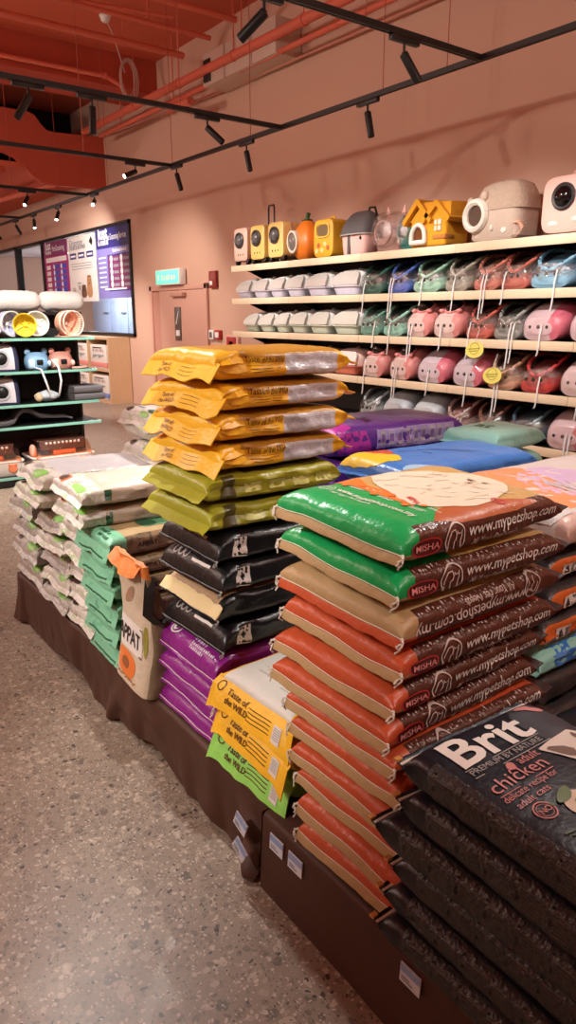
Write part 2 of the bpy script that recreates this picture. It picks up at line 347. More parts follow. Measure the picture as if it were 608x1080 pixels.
# pipes on the ceiling
M_pipe = mat('pipe_paint', (212, 104, 80), .6, var=.05); M_pink = mat('conduit_paint', (206, 140, 120), .55)
def pipe(label, pts, r, m=M_pipe, brackets=0, name='ceiling_pipe', elbow=None):
    o = MB(m); o.tube(pts, r, 12)
    for q in pts[1:-1]: o.tube([Vector(q) - Vector((.0, .0, r * 1.1)), Vector(q) + Vector((0, 0, r * 1.1))], r * 1.12, 12)
    if brackets:
        t = thing(name, label, 'pipe'); p = o.build('pipe_run', t)
        for k in range(brackets):
            q = Vector(pts[0]).lerp(Vector(pts[-1]), (k + .5) / brackets); MB(m).tube([q, (q.x, q.y, 5.31)], .008, 6).tube([q - Vector((.02, 0, 0)), q + Vector((.02, 0, 0))], r * 1.15, 12).build('hanger', t)
        return t
    return tag(o.build(name, label and name), label, 'pipe') if False else tag(o.build(name), label, 'pipe')
pipe('thick salmon sprinkler main running along the back wall', [(-13.1, 5.3, 4.66), (-2, 5.3, 4.58)], .055, brackets=8)
pipe('thinner salmon pipe running just below the thick main by the wall', [(-12.6, 5.38, 4.52), (-2, 5.38, 4.42)], .03, brackets=6)
pipe('slim pale conduit hugging the back wall under the two pipes', [(-12.9, 5.62, 4.62), (-9.1, 5.62, 4.47), (-2, 5.62, 4.36)], .014, M_pink)
pipe('short salmon stub pipe with flange sticking out near the wall', [(-9.9, 5.25, 4.42), (-9.7, 5.2, 4.33), (-9.15, 5.2, 4.31)], .05)
pipe('salmon cross pipe nearest the camera under the ceiling', [(-8.1, -1.5, 4.95), (-8.1, 5.25, 4.95)], .035, brackets=4)
pipe('salmon cross pipe second from the camera, hung beside a thicker one', [(-8.7, -1.5, 4.92), (-8.7, 5.25, 4.92)], .028, brackets=4)
pipe('salmon cross pipe third from the camera, in front of the beam', [(-9.4, -1.5, 4.9), (-9.4, 5.25, 4.9)], .04, brackets=4)
pipe('pipe elbow dropping in front of the dark orange ceiling beam', [(-10.8, -1, 4.9), (-10.8, 4.75, 4.9), (-10.75, 4.98, 4.8), (-10.7, 5.05, 4.62)], .03)
pipe('thin conduit low on the face of the ceiling beam', [(-11.0, -1, 4.94), (-11.0, 4.5, 4.97)], .018)
pipe('slanting branch pipe under the ceiling left of the smoke detector', [(-9.6, 2.6, 5.2), (-9.0, 4.9, 5.16)], .022)
pipe('orange pipe fixed under the far soffit behind the bulkhead', [(-19.5, 4.3, 3.86), (-13.9, 5.0, 3.9)], .05)
# looped cable with detector
c = thing('smoke_detector', 'white smoke detector on the salmon ceiling with a dangling cable', 'smoke detector', (-9.85, 4.38, 5.31))
MB(M_white).lathe([(.001, -.075), (.04, -.075), (.06, -.05), (.065, -.02), (.075, -.015), (.075, 0), (.001, 0)], 20).build('housing', c)
MB(mat('cable_grey', (190, 160, 150), .5)).tube([(0, 0, -.03), (.02, .06, -.15), (.03, .15, -.4), (.03, .22, -.62)], .008, 6).build('cable', c)
lp = MB(MATS['cable_grey'])
for k in range(4):
    lp.tube([(-9.8 + .012 * k, 4.63 + (.09 + .015 * k) * sin(a * pi / 9), 4.62 + (.2 + .02 * k) * cos(a * pi / 9) - .01 * k) for a in range(19)], .006, 6)
tag(lp.build('cable_coil'), 'coil of grey cable hanging below the smoke detector', 'cable')
# ceiling unit box near the wall
t = thing('duct_unit', 'pale beige air handling box fixed high on the back wall', 'air conditioner', (-8.2, 5.5, 4.45))
MB(mat('duct_beige', (200, 176, 160), .5)).box(-.82, .8, -.18, .19, 0, .38, bev=.015).build('casing', t)
MB(M_black).box(-.78, -.62, -.2, -.17, .04, .14, bev=.01).box(-.78, -.62, -.2, -.17, .2, .3, bev=.01).build('vent_opening', t)
MB(mat('duct_grey', (160, 140, 130), .5)).box(-.3, -.28, -.185, -.17, .0, .38).box(.3, .32, -.185, -.17, 0, .38).build('seam_strip', t)

# window with posters and the lit room behind it
w = struct(bpy.data.objects.new('window_1', None)); COL.objects.link(w)
fr = MB(M_black)
for x0, x1, z0, z1 in ((-21.4, -12.27, 3.14, 3.2), (-21.4, -12.27, 1.22, 1.27), (-12.32, -12.27, 1.22, 3.2), (-16.98, -16.88, 1.22, 3.2), (-18.92, -18.78, 1.22, 3.2)): fr.box(x0, x1, WY - .04, WY + .1, z0, z1)
fr.build('frame', w, ang=0)
MB(GL).box(-21.4, -12.3, WY + .02, WY + .03, 1.25, 3.16).build('glass', w, ang=0)
# grooming room
gr = thing('grooming_cabinet', 'row of pale blue cabinet doors in the room behind the glass', 'cabinet', (-15.5, 8.4, 0))
MB(mat('cabinet_blue', (176, 196, 230), .45)).box(-5.5, 5.5, 0, .45, 0, 2.6).build('carcass', gr, ang=0)
for k in range(9): MB(MATS['cabinet_blue']).box(-5.4 + 1.2 * k, -4.24 + 1.2 * k, -.02, 0, .1, 2.55, bev=.006).build('door', gr)
for k in range(9): MB(mat('handle_grey', (96, 104, 116), .4)).box(-4.6 + 1.2 * k, -4.3 + 1.2 * k, -.05, -.02, 1.62, 1.67, bev=.006).build('handle', gr)
ct = MB(mat('counter_white', (210, 216, 226), .4)); ct.box(-20.5, -10, 7.2, 7.9, .85, .9, bev=.01).box(-20.4, -10.1, 7.25, 7.85, 0, .85)
tag(ct.build('grooming_counter'), 'long white counter in the room behind the glass', 'counter')
for i, (x, l) in enumerate(((-18.6, 'left round downlight glowing behind the glass'), (-17.6, 'right round downlight glowing behind the glass'))):
    d = thing('downlight', l, 'light', (x, 6.9, 3.1)); MB(M_white).lathe([(.001, .06), (.13, .06), (.14, 0), (.11, 0), (.11, .02), (.001, .02)], 20).build('trim_ring', d)
    MB(mat('lamp_glow', (255, 250, 240), .5, emit=14)).lathe([(.001, .018), (.105, .018), (.105, .005), (.001, .005)], 20).build('lens', d)
slab('ceiling_side', -21.4, -9.1, 5.86, 8.9, 3.16, 3.24, mat('room_white', (220, 205, 205), .7))
def poster(label, x0, x1, z0, z1, bg, fn):
    t = thing('poster', label, 'poster', ((x0 + x1) / 2, WY - .03, z0), 0, 'posters on the window glass'); W, H = x1 - x0, z1 - z0
    MB(bg).box(-W / 2, W / 2, 0, .012, 0, H).build('sheet', t, ang=0)
    d = Decal(plane_fn((-W / 2, -.001, 0), (1, 0, 0), (0, 0, 1)), .2); fn(d, W, H); d.build('print', t)
wh = ink('white', (240, 238, 240)); navy = ink('navy', (48, 44, 120)); mag = ink('magenta', (176, 40, 116)); gy = ink('grey', (150, 150, 156)); blk = ink('black', (30, 27, 28)); plum = ink('plum', (128, 52, 104)); blu = ink('royal', (66, 84, 190))
def pm(d, W, H):
    d.rect(0, W, H * .76, H, plum); d.text('Just', .24, wh, (.12, H * .88), bold=.03); d.scribble(5, .12, wh, (.12, H * .80), bold=.02); d.text('Pet Grooming', .16, wh, (.56, H * .84), bold=.01, sx=.8)
    d.rect(.12, W - .05, H * .66, H * .74, wh, 1)
    for i in range(5):
        d.rect(.12, .38, H * (.14 + .1 * i), H * (.21 + .1 * i), wh, 1)
        for j in range(2): d.rect(.5 + .45 * j, .9 + .45 * j, H * (.14 + .1 * i), H * (.22 + .1 * i), blu, 1); d.disc((.6 + .45 * j, H * (.18 + .1 * i)), .05, wh, 2)
    d.rect(.3, W - .1, H * .05, H * .085, wh, 1)
def pw(d, W, H):
    d.text('Grooming', .17, gy, (.12, H * .86), bold=.01); d.scribble(10, .14, gy, (.12, H * .8), bold=.01); d.poly([(W - .3, H * .88), (W - .18, H * .96), (W - .1, H * .88), (W - .16, H * .82)], blk)
    for i in range(3): d.rect(.1 + .45 * i, .44 + .45 * i, H * .66, H * .75, navy); d.rect(.14 + .45 * i, .4 + .45 * i, H * .69, H * .72, wh, 2)
    tan = ink('pet_tan', (190, 140, 100)); br = ink('pet_brown', (120, 84, 62)); lg = ink('pet_white', (222, 214, 206))
    for x, h, m, e in ((.22, .22, lg, br), (.52, .3, lg, blk), (.75, .26, br, blk), (1.05, .4, tan, br)):
        d.poly([(x - .15, H * .06), (x + .15, H * .06), (x + .13, H * h * .7), (x + .1, H * h), (x + .05, H * h * .92), (x - .05, H * h * .92), (x - .1, H * h), (x - .13, H * h * .7)], m, 1, sm=1)
        d.disc((x - .04, H * h * .8), .018, e, 2); d.disc((x + .05, H * h * .8), .018, e, 2); d.disc((x, H * h * .68), .03, e, 2)
    for i in range(3): d.rect(.15, W - .2, H * (.5 + .04 * i), H * (.51 + .04 * i), gy)
def pb(d, W, H):
    d.text('Just', .3, wh, (.1, H * .86), bold=.03); d.scribble(5, .16, wh, (.1, H * .77), bold=.02); d.text('Pet Grooming Services', .15, wh, (.5, H * .83), bold=.01, sx=.62)
    lav = ink('lavender', (132, 124, 190)); d.rect(0, .5, 0, H * .72, lav); d.rect(.5, W, H * .62, H * .72, lav, 2); d.scribble(11, .09, wh, (.75, H * .65), lift=3, sx=.8)
    d.rect(.52, W - .02, H * .12, H * .6, plum, 1)
    for i in range(5):
        for j in range(2): d.disc((.66 + .45 * j, H * (.2 + .09 * i)), .06, wh, 2); d.rect(.76 + .45 * j, .98 + .45 * j, H * (.17 + .09 * i), H * (.21 + .09 * i), gy, 2)
    d.rect(0, W, 0, H * .1, lav, 3); d.rect(.3, W - .15, H * .12, H * .145, wh, 3)
    for i in range(7): d.rect(.08, .42, H * (.16 + .07 * i), H * (.18 + .07 * i), wh, 2)
poster('magenta price poster at the left end of the window glass', -16.8, -15.36, 1.9, 3.12, mag, pm)
poster('white poster with cats and dogs in the middle of the window', -15.3, -13.84, 1.86, 3.12, mat('poster_white', (232, 224, 218), .5), pw)
poster('dark blue price poster at the right end of the window glass', -13.78, -12.34, 1.9, 3.14, navy, pb)

# door with sign, exit light, wall devices
dr = struct(bpy.data.objects.new('door_1', None)); COL.objects.link(dr); dr.location = (-10.6, WY, 0)
M_door = mat('door_paint', (206, 158, 140), .55, var=.02)
f = MB(M_door)
for x0, x1, z0, z1 in ((-.98, -.9, 0, 2.06), (.86, .94, 0, 2.06), (-.98, .94, 1.98, 2.06)): f.box(x0, x1, -.05, 0, z0, z1, bev=.006)
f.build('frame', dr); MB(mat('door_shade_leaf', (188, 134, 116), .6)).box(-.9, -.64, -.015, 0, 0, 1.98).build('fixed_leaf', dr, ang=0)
MB(M_door).box(-.63, .86, -.035, 0, 0, 1.975, bev=.004).build('leaf', dr)
MB(M_black).box(.08, .18, -.05, -.035, .92, 1.0, bev=.004).tube([(.13, -.05, .96), (.13, -.09, .96), (.02, -.09, .96)], .012, 8).build('lever_handle', dr)
MB(mat('closer_pink', (190, 142, 124), .5)).box(-.15, .3, -.1, -.035, 1.88, 1.94, bev=.006).box(.24, .29, -.11, -.09, 1.88, 1.94).build('door_closer', dr)
s = MB(mat('sign_grey', (96, 84, 76), .4), wh); s.box(-.1, .1, -.05, -.036, 1.2, 1.72, bev=.003)
s.prism([(-.05, -.1), (-.03, -.1), (.06, .1), (.04, .1)], 0, .004, 1, Matrix.Translation((0, -.055, 1.55)) @ Matrix.Rotation(pi / 2, 4, 'X')); s.box(-.06, .06, -.054, -.05, 1.27, 1.36, 1); s.build('door_sign', dr)
ex = thing('exit_sign', 'glowing green exit sign above the pink door', 'sign', (-10.72, WY - .02, 2.06))
MB(M_white).box(-.4, .4, -.12, 0, 0, .24, bev=.01).build('housing', ex)
MB(mat('exit_glow', (96, 206, 172), .5, emit=1.3)).box(-.38, .38, -.13, -.119, .02, .22, bev=.004).build('lit_panel', ex)
d = Decal(plane_fn((-.38, -.131, .02), (1, 0, 0), (0, 0, 1)), .2); d.scribble(6, .13, wh, (.2, .055), bold=.015, sx=.85); d.poly([(.05, .1), (.12, .16), (.12, .04)], wh, 2); d.build('lettering', ex)
red = mat('alarm_red', (168, 40, 34), .4)
def wallbox(name, label, cat, x, z, w, h, m, parts):
    t = thing(name, label, cat, (x, WY, z)); MB(m).box(-w / 2, w / 2, -.05, 0, 0, h, bev=.008).build('plate', t)
    for nm, mm, a, b, c2, e in parts: MB(mm).box(a, b, -.062, -.05, c2, e, bev=.004).build(nm, t)
wallbox('alarm_box', 'dark red alarm sounder on the wall right of the door', 'alarm', -9.48, 1.98, .2, .24, mat('alarm_dark', (140, 44, 36), .4), [('strobe', M_white, -.06, .02, .04, .1)])
wallbox('call_point', 'red fire call point low on the wall right of the door', 'fire alarm', -9.38, 1.24, .16, .14, red, [('glass_panel', M_white, -.05, .05, .03, .11)])
wallbox('wall_switch', 'pale switch plate left of the red call point', 'switch', -9.56, 1.24, .14, .14, M_white, [('rocker', mat('rocker', (120, 110, 104), .4), -.03, .03, .03, .11)])
wallbox('red_notice', 'small red strip notice under the call point', 'sign', -9.38, 1.08, .2, .06, red, [('notice_line', M_white, -.06, .06, .02, .04)])
wallbox('hose_notice', 'pale notice with red ring on the wall beside the shelves', 'sign', -8.98, 1.02, .34, .3, mat('notice_pink', (226, 170, 156), .5), [('red_square', red, -.12, .12, .03, .27), ('white_square', M_white, -.05, .05, .09, .21)])

# ------------------------------------------------------------------ track lights
TZ = 3.4
M_lens = mat('lens_glow', (255, 246, 232), .4, emit=18); M_wire = mat('wire_salmon', (170, 80, 60), .5)
def track(label, a, b, wires):
    t = thing('lighting_track', label, 'track', a, 0, 'black lighting tracks'); a, b = Vector(a), Vector(b); d = b - a; L = d.length
    ang = atan2(d.y, d.x); mb = MB(M_black, mat('track_groove', (60, 56, 54), .4)); mb.box(0, L, -.019, -.006, -.02, .02, M=T(rz=ang)); mb.box(0, L, .006, .019, -.02, .02, M=T(rz=ang)); mb.box(0, L, -.006, .006, -.01, .02, 1, M=T(rz=ang)); mb.build('rail', t)
    for w in wires:
        q = d * (w / L); MB(M_wire).tube([q + Vector((0, 0, .02)), (q.x, q.y, 5.31 - TZ)], .004, 5).build('suspension_wire', t)
track('long black lighting track parallel to the back wall', (-20.5, 4.63, TZ), (-1.5, 4.63, TZ), [.8, 4, 7.8, 9.84, 11.84, 13.6, 15.6, 16.3, 18.2])
XT = (-3.88, -6.35, -8.69, -11.5, -14.9)
for x, l in zip(XT, ('black cross track nearest the camera, at the top of the picture', 'black cross track second from the camera', 'black cross track third from the camera', 'black cross track in front of the wavy bulkhead', 'farthest black cross track, beyond the bulkhead')):
    track(l, (x, -3.5, TZ), (x, 4.61, TZ), [1, 3.2, 5.4, 7.0])
def spot_head(x, y, tgt, label, lit=False, along='y', power=0, size=1.0, blend=.6, col=(1, .86, .72)):
    t = thing('track_spotlight', label, 'spotlight', (x, y, TZ - .02), 0, 'black track spotlights')
    dx, dy = (.02, .13) if along == 'y' else (.13, .02)
    MB(M_black).box(-dx, dx, -dy, dy, -.035, 0, bev=.005).build('adapter', t)
    p0 = Vector((0, 0, -.1)); d = (Vector(tgt) - Vector((x, y, TZ - .12))).normalized()
    MB(M_black).tube([(0, 0, -.03), (0, 0, -.1)], .009, 8).sphere((0, 0, -.1), .018, 10).build('stem', t)
    mt = d.to_track_quat('Z', 'Y').to_matrix().to_4x4(); M = Matrix.Translation(p0) @ mt
    h = MB(M_black).lathe([(.001, -.01), (.026, -.01), (.03, 0), (.03, .19), (.025, .195), (.024, .175), (.001, .175)], 18, 0, M).build('lamp_head', t)
    MB(M_lens if lit else mat('lens_off', (70, 66, 62), .2)).lathe([(.001, .1765), (.0235, .1765), (.0235, .184), (.001, .184)], 16, 0, M).build('lens', h)
    if power: lamp(Vector((x, y, TZ - .12)) + d * .24, d, power, size, blend, col)
def lamp(p, d, power, size=1.0, blend=.6, col=(1, .86, .72), r=.03):
    l = bpy.data.lights.new('spot_lamp', 'SPOT'); l.energy = power; l.spot_size = size; l.spot_blend = blend; l.color = col; l.shadow_soft_size = r
    o = bpy.data.objects.new('spot_lamp', l); COL.objects.link(o); o.location = p; o.rotation_euler = Vector(d).to_track_quat('-Z', 'Y').to_euler(); return o
# ------------------------------------------------------------------ black glass-shelved gondola on the left
M_gl_edge = mat('shelf_glass', (150, 214, 192), .15, var=.02, trans=.25); M_glass_top = mat('shelf_glass_top', (90, 112, 106), .12, var=.02)
go = thing('display_gondola', 'black display gondola with green-edged glass shelves, at the left of the aisle', 'shelf', (-6.95, 2.79, 0))
MB(M_dark).box(-.56, -.52, -2.4, 0, .05, 1.6).build('back_panel', go, ang=0)
MB(M_black).box(-.5, .04, -2.4, .03, 0, .1, bev=.004).build('base_deck', go)
MB(M_black).box(-.58, -.5, -.03, 0, 0, 1.62).build('end_post', go, ang=0); MB(M_black).box(-.64, -.34, -2.4, 0, 1.6, 1.63).build('top_board', go, ang=0)
for z, dx in ((.565, .0), (.77, -.02), (1.08, -.03), (1.385, -.04)):
    sh = MB(M_black).box(-.52, dx - .012, -2.4, 0, z - .018, z, bev=0).build('shelf', go, ang=0)
    MB(M_gl_edge).box(dx - .012, dx, -2.4, 0, z - .022, z + .003).build('glass_edge', sh, ang=0)
MB(M_gl_edge).box(.04, .05, -2.4, .03, .075, .1).build('base_edge', go, ang=0)
MB(mat('carton', (196, 160, 124), .7)).box(-.5, -.3, -1.0, -.72, 1.386, 1.56, bev=.004).build('carton_backing', go)
GX, GY = -6.95, lambda px: 1.855 + px * .0098
fluff = mat('fleece', (236, 230, 222), .95, var=.05, bump=1, bs=120)
for i, (y0, y1, l) in enumerate(((1.4, 1.95, 'white fleece roll on top of the gondola, farthest left'), (1.95, 2.42, 'white fleece roll in the middle of the gondola top'), (2.42, 2.86, 'white fleece roll at the right end of the gondola top'))):
    b = MB(fluff); n = 26; rings = []
    for k in range(17):
        t = k / 16; y = lerp(y0, y1, t); r = .105 * (1 - .5 * abs(2 * t - 1) ** 8)
        rings.append([(-.0 + (r + .012 * nz(9 * cos(2 * pi * j / n), 9 * sin(2 * pi * j / n), y * 22)) * cos(2 * pi * j / n), y, .1 + (r * .92 + .012 * nz(7 * cos(2 * pi * j / n) + 5, 9 * sin(2 * pi * j / n), y * 25)) * sin(2 * pi * j / n)) for j in range(n)])
    tag(b.loft(rings).build('fleece_roll', None, (GX - .48, 0, 1.632)), l, 'cushion', 'white fleece rolls')
def wheel(label, px, r, m, rim, tilt=0, stand=False, rz=0):
    t = thing('hamster_exerciser', label, 'hamster wheel', (GX - .2, GY(px), 1.388), rz, 'hamster wheels on the glass shelf')
    M = T(0, 0, r + .015) @ Matrix.Rotation(pi / 2, 4, 'Y') @ Matrix.Rotation(tilt, 4, 'X')
    d = MB(m).lathe([(.001, -.05), (r * .9, -.05), (r, -.03), (r, .045), (r * .94, .05), (r * .9, .04), (r * .86, -.03), (r * .3, -.04), (.001, -.04)], 30, 0, M).build('dish', t)
    q = MB(rim).lathe([(r * .97, .035), (r * 1.03, .04), (r * 1.03, .06), (r * .97, .06)], 30, 0, M)
    for k in range(6): q.tube([M @ Vector((r * .2 * cos(k * pi / 3), r * .2 * sin(k * pi / 3), -.03)), M @ Vector((r * .86 * cos(k * pi / 3), r * .86 * sin(k * pi / 3), -.02))], .005, 6)
    q.build('spokes', t); MB(rim).lathe([(.001, -.06), (.022, -.06), (.022, -.02), (.014, -.01), (.001, -.01)], 16, 0, M).build('hub', t)
    if stand:
        MB(m).box(-.09, .08, -.09, .09, 0, .012, bev=.004).tube([(-.07, -.06, .01), (-.07, 0, r)], .008).tube([(-.07, .06, .01), (-.07, 0, r)], .008).build('stand', t)
        g = MB(rim)
        for k in range(-8, 9): g.tube([M @ Vector((r * cos(k * .19 + pi / 2), r * sin(k * .19 + pi / 2), .0)), M @ Vector((r * cos(k * .19 + pi / 2), r * sin(k * .19 + pi / 2), .11))], .004, 5)
        g.lathe([(r * .98, .1), (r * 1.03, .1), (r * 1.03, .115), (r * .98, .115)], 30, 0, M); g.build('running_bars', t)
    return t
Y_ = plastic('toy_yellow', (240, 214, 60), .35); Wb = plastic('toy_white', (240, 236, 230), .35); Lb = plastic('toy_lilac', (190, 190, 224), .35); Pk = plastic('toy_pink', (234, 172, 146), .4)
wheel('white hamster wheel cut by the left edge of the picture', -2, .1, Wb, Wb, rz=.2); wheel('white and lilac hamster wheel behind the yellow one', 17, .115, Lb, Wb, rz=.35)
wheel('yellow hamster wheel leaning against white ones on the glass shelf', 29, .105, Y_, Y_, rz=-.3); bpy.data.objects['hamster_exerciser.002'].location.x += .1
wheel('white hamster wheel lying right of the yellow one', 43, .115, Wb, Wb, rz=-.2); wheel('pink hamster wheel on its own stand at the shelf end', 74, .118, Pk, mat('toy_cream', (240, 214, 196), .4), stand=True, rz=.3)
# second shelf: carriers
navy_p = mat('navy_cloth', (44, 46, 76), .8, bump=.2, bs=200); offw = mat('offwhite_cloth', (222, 216, 220), .6, bump=.15, bs=200); strapm = mat('strap_white', (226, 224, 222), .7)
def porthole_pack(label, px, z):
    t = thing('pet_backpack', label, 'pet backpack', (GX - .2, GY(px), z + .002), -.25, 'white and navy porthole backpacks')
    rings = [[(x, y, zz) for x, y in sring(0, 0, .1 * k, .14 * k, 5, 28)] for zz, k in ((0, .94), (.02, 1), (.12, 1), (.2, .93), (.235, .8), (.245, .5))]
    b = MB(offw, navy_p).loft(rings); b.m = [1 if (f[0] // 28 in (0,) or (b.v[f[0]][1] > .09)) else 0 for f in b.f]; b.build('body', t)
    MB(M_black).lathe([(.001, .0), (.062, 0), (.05, .02), (.03, .032), (.001, .035)], 24, 0, T(.095, -.02, .12) @ Matrix.Rotation(pi / 2, 4, 'Y')).build('porthole', t)
    MB(mat('ring_grey', (190, 186, 190), .4)).lathe([(.06, -.01), (.078, -.01), (.078, .014), (.06, .014)], 24, 0, T(.095, -.02, .12) @ Matrix.Rotation(pi / 2, 4, 'Y')).build('porthole_ring', t)
    MB(navy_p).ribbon([(0, .05, .23), (0, .07, .26), (.0, .11, .265), (0, .13, .2)], (.03, 0, 0), .003).build('handle', t)
    MB(Pk).ribbon([(.02, .0, .24), (.05, .03, .27), (.08, .08, .28)], (0, .015, .01), .003).build('ribbon', t)
porthole_pack('white and navy pet backpack with round window on the second glass shelf', 8, 1.08); porthole_pack('white and navy pet backpack with round window on the lower glass shelf', 6, .77)
def bear_pouch(label, px, m, m2):
    t = thing('pet_carrier_pouch', label, 'pet pouch', (GX - .16, GY(px), 1.082), .1, 'bear-eared pet pouches')
    rings = [[(x, y, zz) for x, y in sring(0, 0, .075 * k, .115 * k, 3, 26)] for zz, k in ((0, .75), (.02, .92), (.06, 1), (.11, .97), (.145, .84), (.165, .55), (.17, .2))]
    MB(m).loft(rings).build('body', t)
    for s in (-1, 1):
        MB(m).sphere((0, s * .085, .175), (.018, .03, .032), 14).build('ear', t)
    MB(M_black).box(.066, .08, -.03, .035, .05, .1, bev=.008).build('window', t)
    MB(m2).box(.05, .082, -.11, -.045, .02, .11, bev=.02).build('side_patch', t)
    MB(m2).sphere((.06, .1, .06), (.022, .022, .03), 12).build('paw', t)
    return t
bl = mat('pouch_blue', (130, 172, 206), .6, bump=.15, bs=150); pk2 = mat('pouch_pink', (206, 142, 126), .6, bump=.15, bs=150)
p1 = bear_pouch('pale blue bear-eared pet pouch with dangling straps on the second glass shelf', 39, bl, mat('pouch_paleblue', (190, 220, 240), .6)); p2 = bear_pouch('dusty pink bear-eared pet pouch on the second glass shelf', 63, pk2, mat('pouch_palepink', (236, 190, 176), .6))
MB(strapm).ribbon([(.08, -.05, .03), (.16, -.03, .015), (.175, .0, -.1), (.17, .03, -.2), (.14, .05, -.26)], (0, .018, 0), .002).ribbon([(.08, .12, .1), (.15, .15, .03), (.175, .155, -.1), (.17, .13, -.22), (.14, .08, -.265)], (0, .018, 0), .002).build('shoulder_strap', p1)
MB(pk2).tube([(.08, .08, .012), (.12, .13, .012), (.11, .19, .012), (.07, .24, .012)], .012, 8).build('shoulder_strap', p2)
# third shelf: soft toy bundle, folded grey mats; fourth: grey tunnel
b = MB(mat('bundle_cloth', (206, 216, 222), .7, var=.15, vs=30)); rings = []
for i in range(9):
    a = i / 8; rr = sin(pi * (a * .9 + .08)); rings.append([((.075 * rr + .014 * nz(j, i, 3)) * cos(2 * pi * j / 20), (.13 * rr + .02 * nz(j, i * 2, 7)) * sin(2 * pi * j / 20), .004 + .11 * a + .012 * nz(j * .7, i, 1) * rr) for j in range(20)])
t = thing('folded_sling', 'crumpled pale blue and white sling under the dangling straps', 'sling', (GX - .17, GY(47), .772)); b.loft(rings).build('cloth_bundle', t)
MB(mat('toy_beige', (214, 190, 150), .7)).sphere((.05, -.1, .05), (.03, .04, .045), 12).build('beige_pad', t)
grey1 = mat('mat_grey', (96, 92, 94), .8, bump=.3, bs=160)
for i, (px0, px1, zz, h, l) in enumerate(((70, 103, .772, .07, 'lower folded grey pet mat at the end of the glass shelf'), (70, 101, .845, .07, 'upper folded grey pet mat at the end of the glass shelf'))):
    y0, y1 = GY(px0), GY(px1); t = thing('folded_mat', l, 'pet mat', (GX - .2, (y0 + y1) / 2, zz), 0, 'folded grey pet mats'); w2 = (y1 - y0) / 2
    for k in range(2): MB(grey1).loft([[(x, y, z) for x, z in sring(0, .018 + .034 * k, .16, .0165, 4, 24)] for y in (-w2, -w2 + .01, 0, w2 - .012, w2)]).build('layer', t)
    MB(grey1).loft([[(x, y, z) for x, z in sring(.155, .034, .014, .033, 2.4, 16)] for y in (-w2, w2 - .005)]).build('folded_edge', t)
pts = [(0, .012), (.1, .012), (.16, .03), (.21, .1), (.26, .135), (.33, .12), (.42, .06), (.55, .04), (.68, .035), (.74, .015)]
rings = []
for y, z in pts: w2 = .1 if y < .3 else .075; rings.append([(w2 * c2, y + .0, z + .012 + 0.03 * s2 * (1 if y < .5 else .5) + .004 * nz(y * 9, c2, 1)) for c2, s2 in [(sgp(cos(a * pi / 8), .6), sgp(sin(a * pi / 8), .6)) for a in range(16)]])
tag(MB(grey1).loft(rings).build('tunnel_mat', None, (GX - .2, GY(-6), .567)), 'grey felt mat lying rumpled on the lowest glass shelf', 'pet mat')
def cage(label, y0, y1, rz=0):
    t = thing('hamster_cage', label, 'hamster cage', (GX - .2, (y0 + y1) / 2, .102), rz, 'orange and white hamster cages'); w2 = (y1 - y0) / 2
    cr = mat('cage_white', (232, 222, 214), .35); org = mat('cage_orange', (226, 128, 84), .4); br = mat('cage_brown', (92, 56, 44), .4)
    MB(cr).loft([[(x, y, z) for x, y in sring(0, 0, .2 * k, w2 * k, 8, 32)] for z, k in ((0, .9), (.02, .95), (.13, 1), (.135, 1.03), (.145, 1.03), (.146, .95))]).build('tray', t)
    MB(film_mat('cage_clear', (255, 226, 206), .1)).loft([[(x, y, z) for x, y in sring(0, 0, .19 * k, w2 * .96 * k, 8, 32)] for z, k in ((.147, 1), (.22, .96), (.27, .9), (.275, .7))]).build('clear_cover', t)
    MB(br).box(-.14, .1, -w2 * .75, w2 * .8, .278, .3, bev=.01).box(.1, .14, -w2 * .7, w2 * .75, .2, .3, bev=.01).build('roof_panel', t)
    g = MB(cr)
    for k in range(9): g.sphere((.142, -w2 * .5 + k * w2 * .13, .27), (.008, w2 * .045, .014), 8, k=6)
    g.build('roof_trim', t); MB(org).box(-.1, .13, -w2 * .3, w2 * .45, .15, .2, bev=.015).build('inner_shelf', t)
    MB(org).lathe([(.001, 0), (.045, 0), (.04, .008), (.001, .01)], 18, 0, T(.192, w2 * .62, .075) @ Matrix.Rotation(pi / 2, 4, 'Y')).sphere((.195, w2 * .62 - .03, .11), .014, 8).sphere((.195, w2 * .62 + .03, .11), .014, 8).build('bear_badge', t)
    for q in (-.9, .75): MB(org).box(.185, .2, w2 * q, w2 * (q + .15), .13, .16, bev=.004).build('clip', t)
    MB(Pk).sphere((.1, -w2 * .9, .2), (.05, .035, .07), 14).build('side_feeder', t)
cage('orange and white hamster cage at the right on the gondola base', 2.07, 2.7); cage('orange and white hamster cage cut by the left picture edge', 1.36, 1.99)

i_pk = ink('pale_pink', (220, 180, 172))
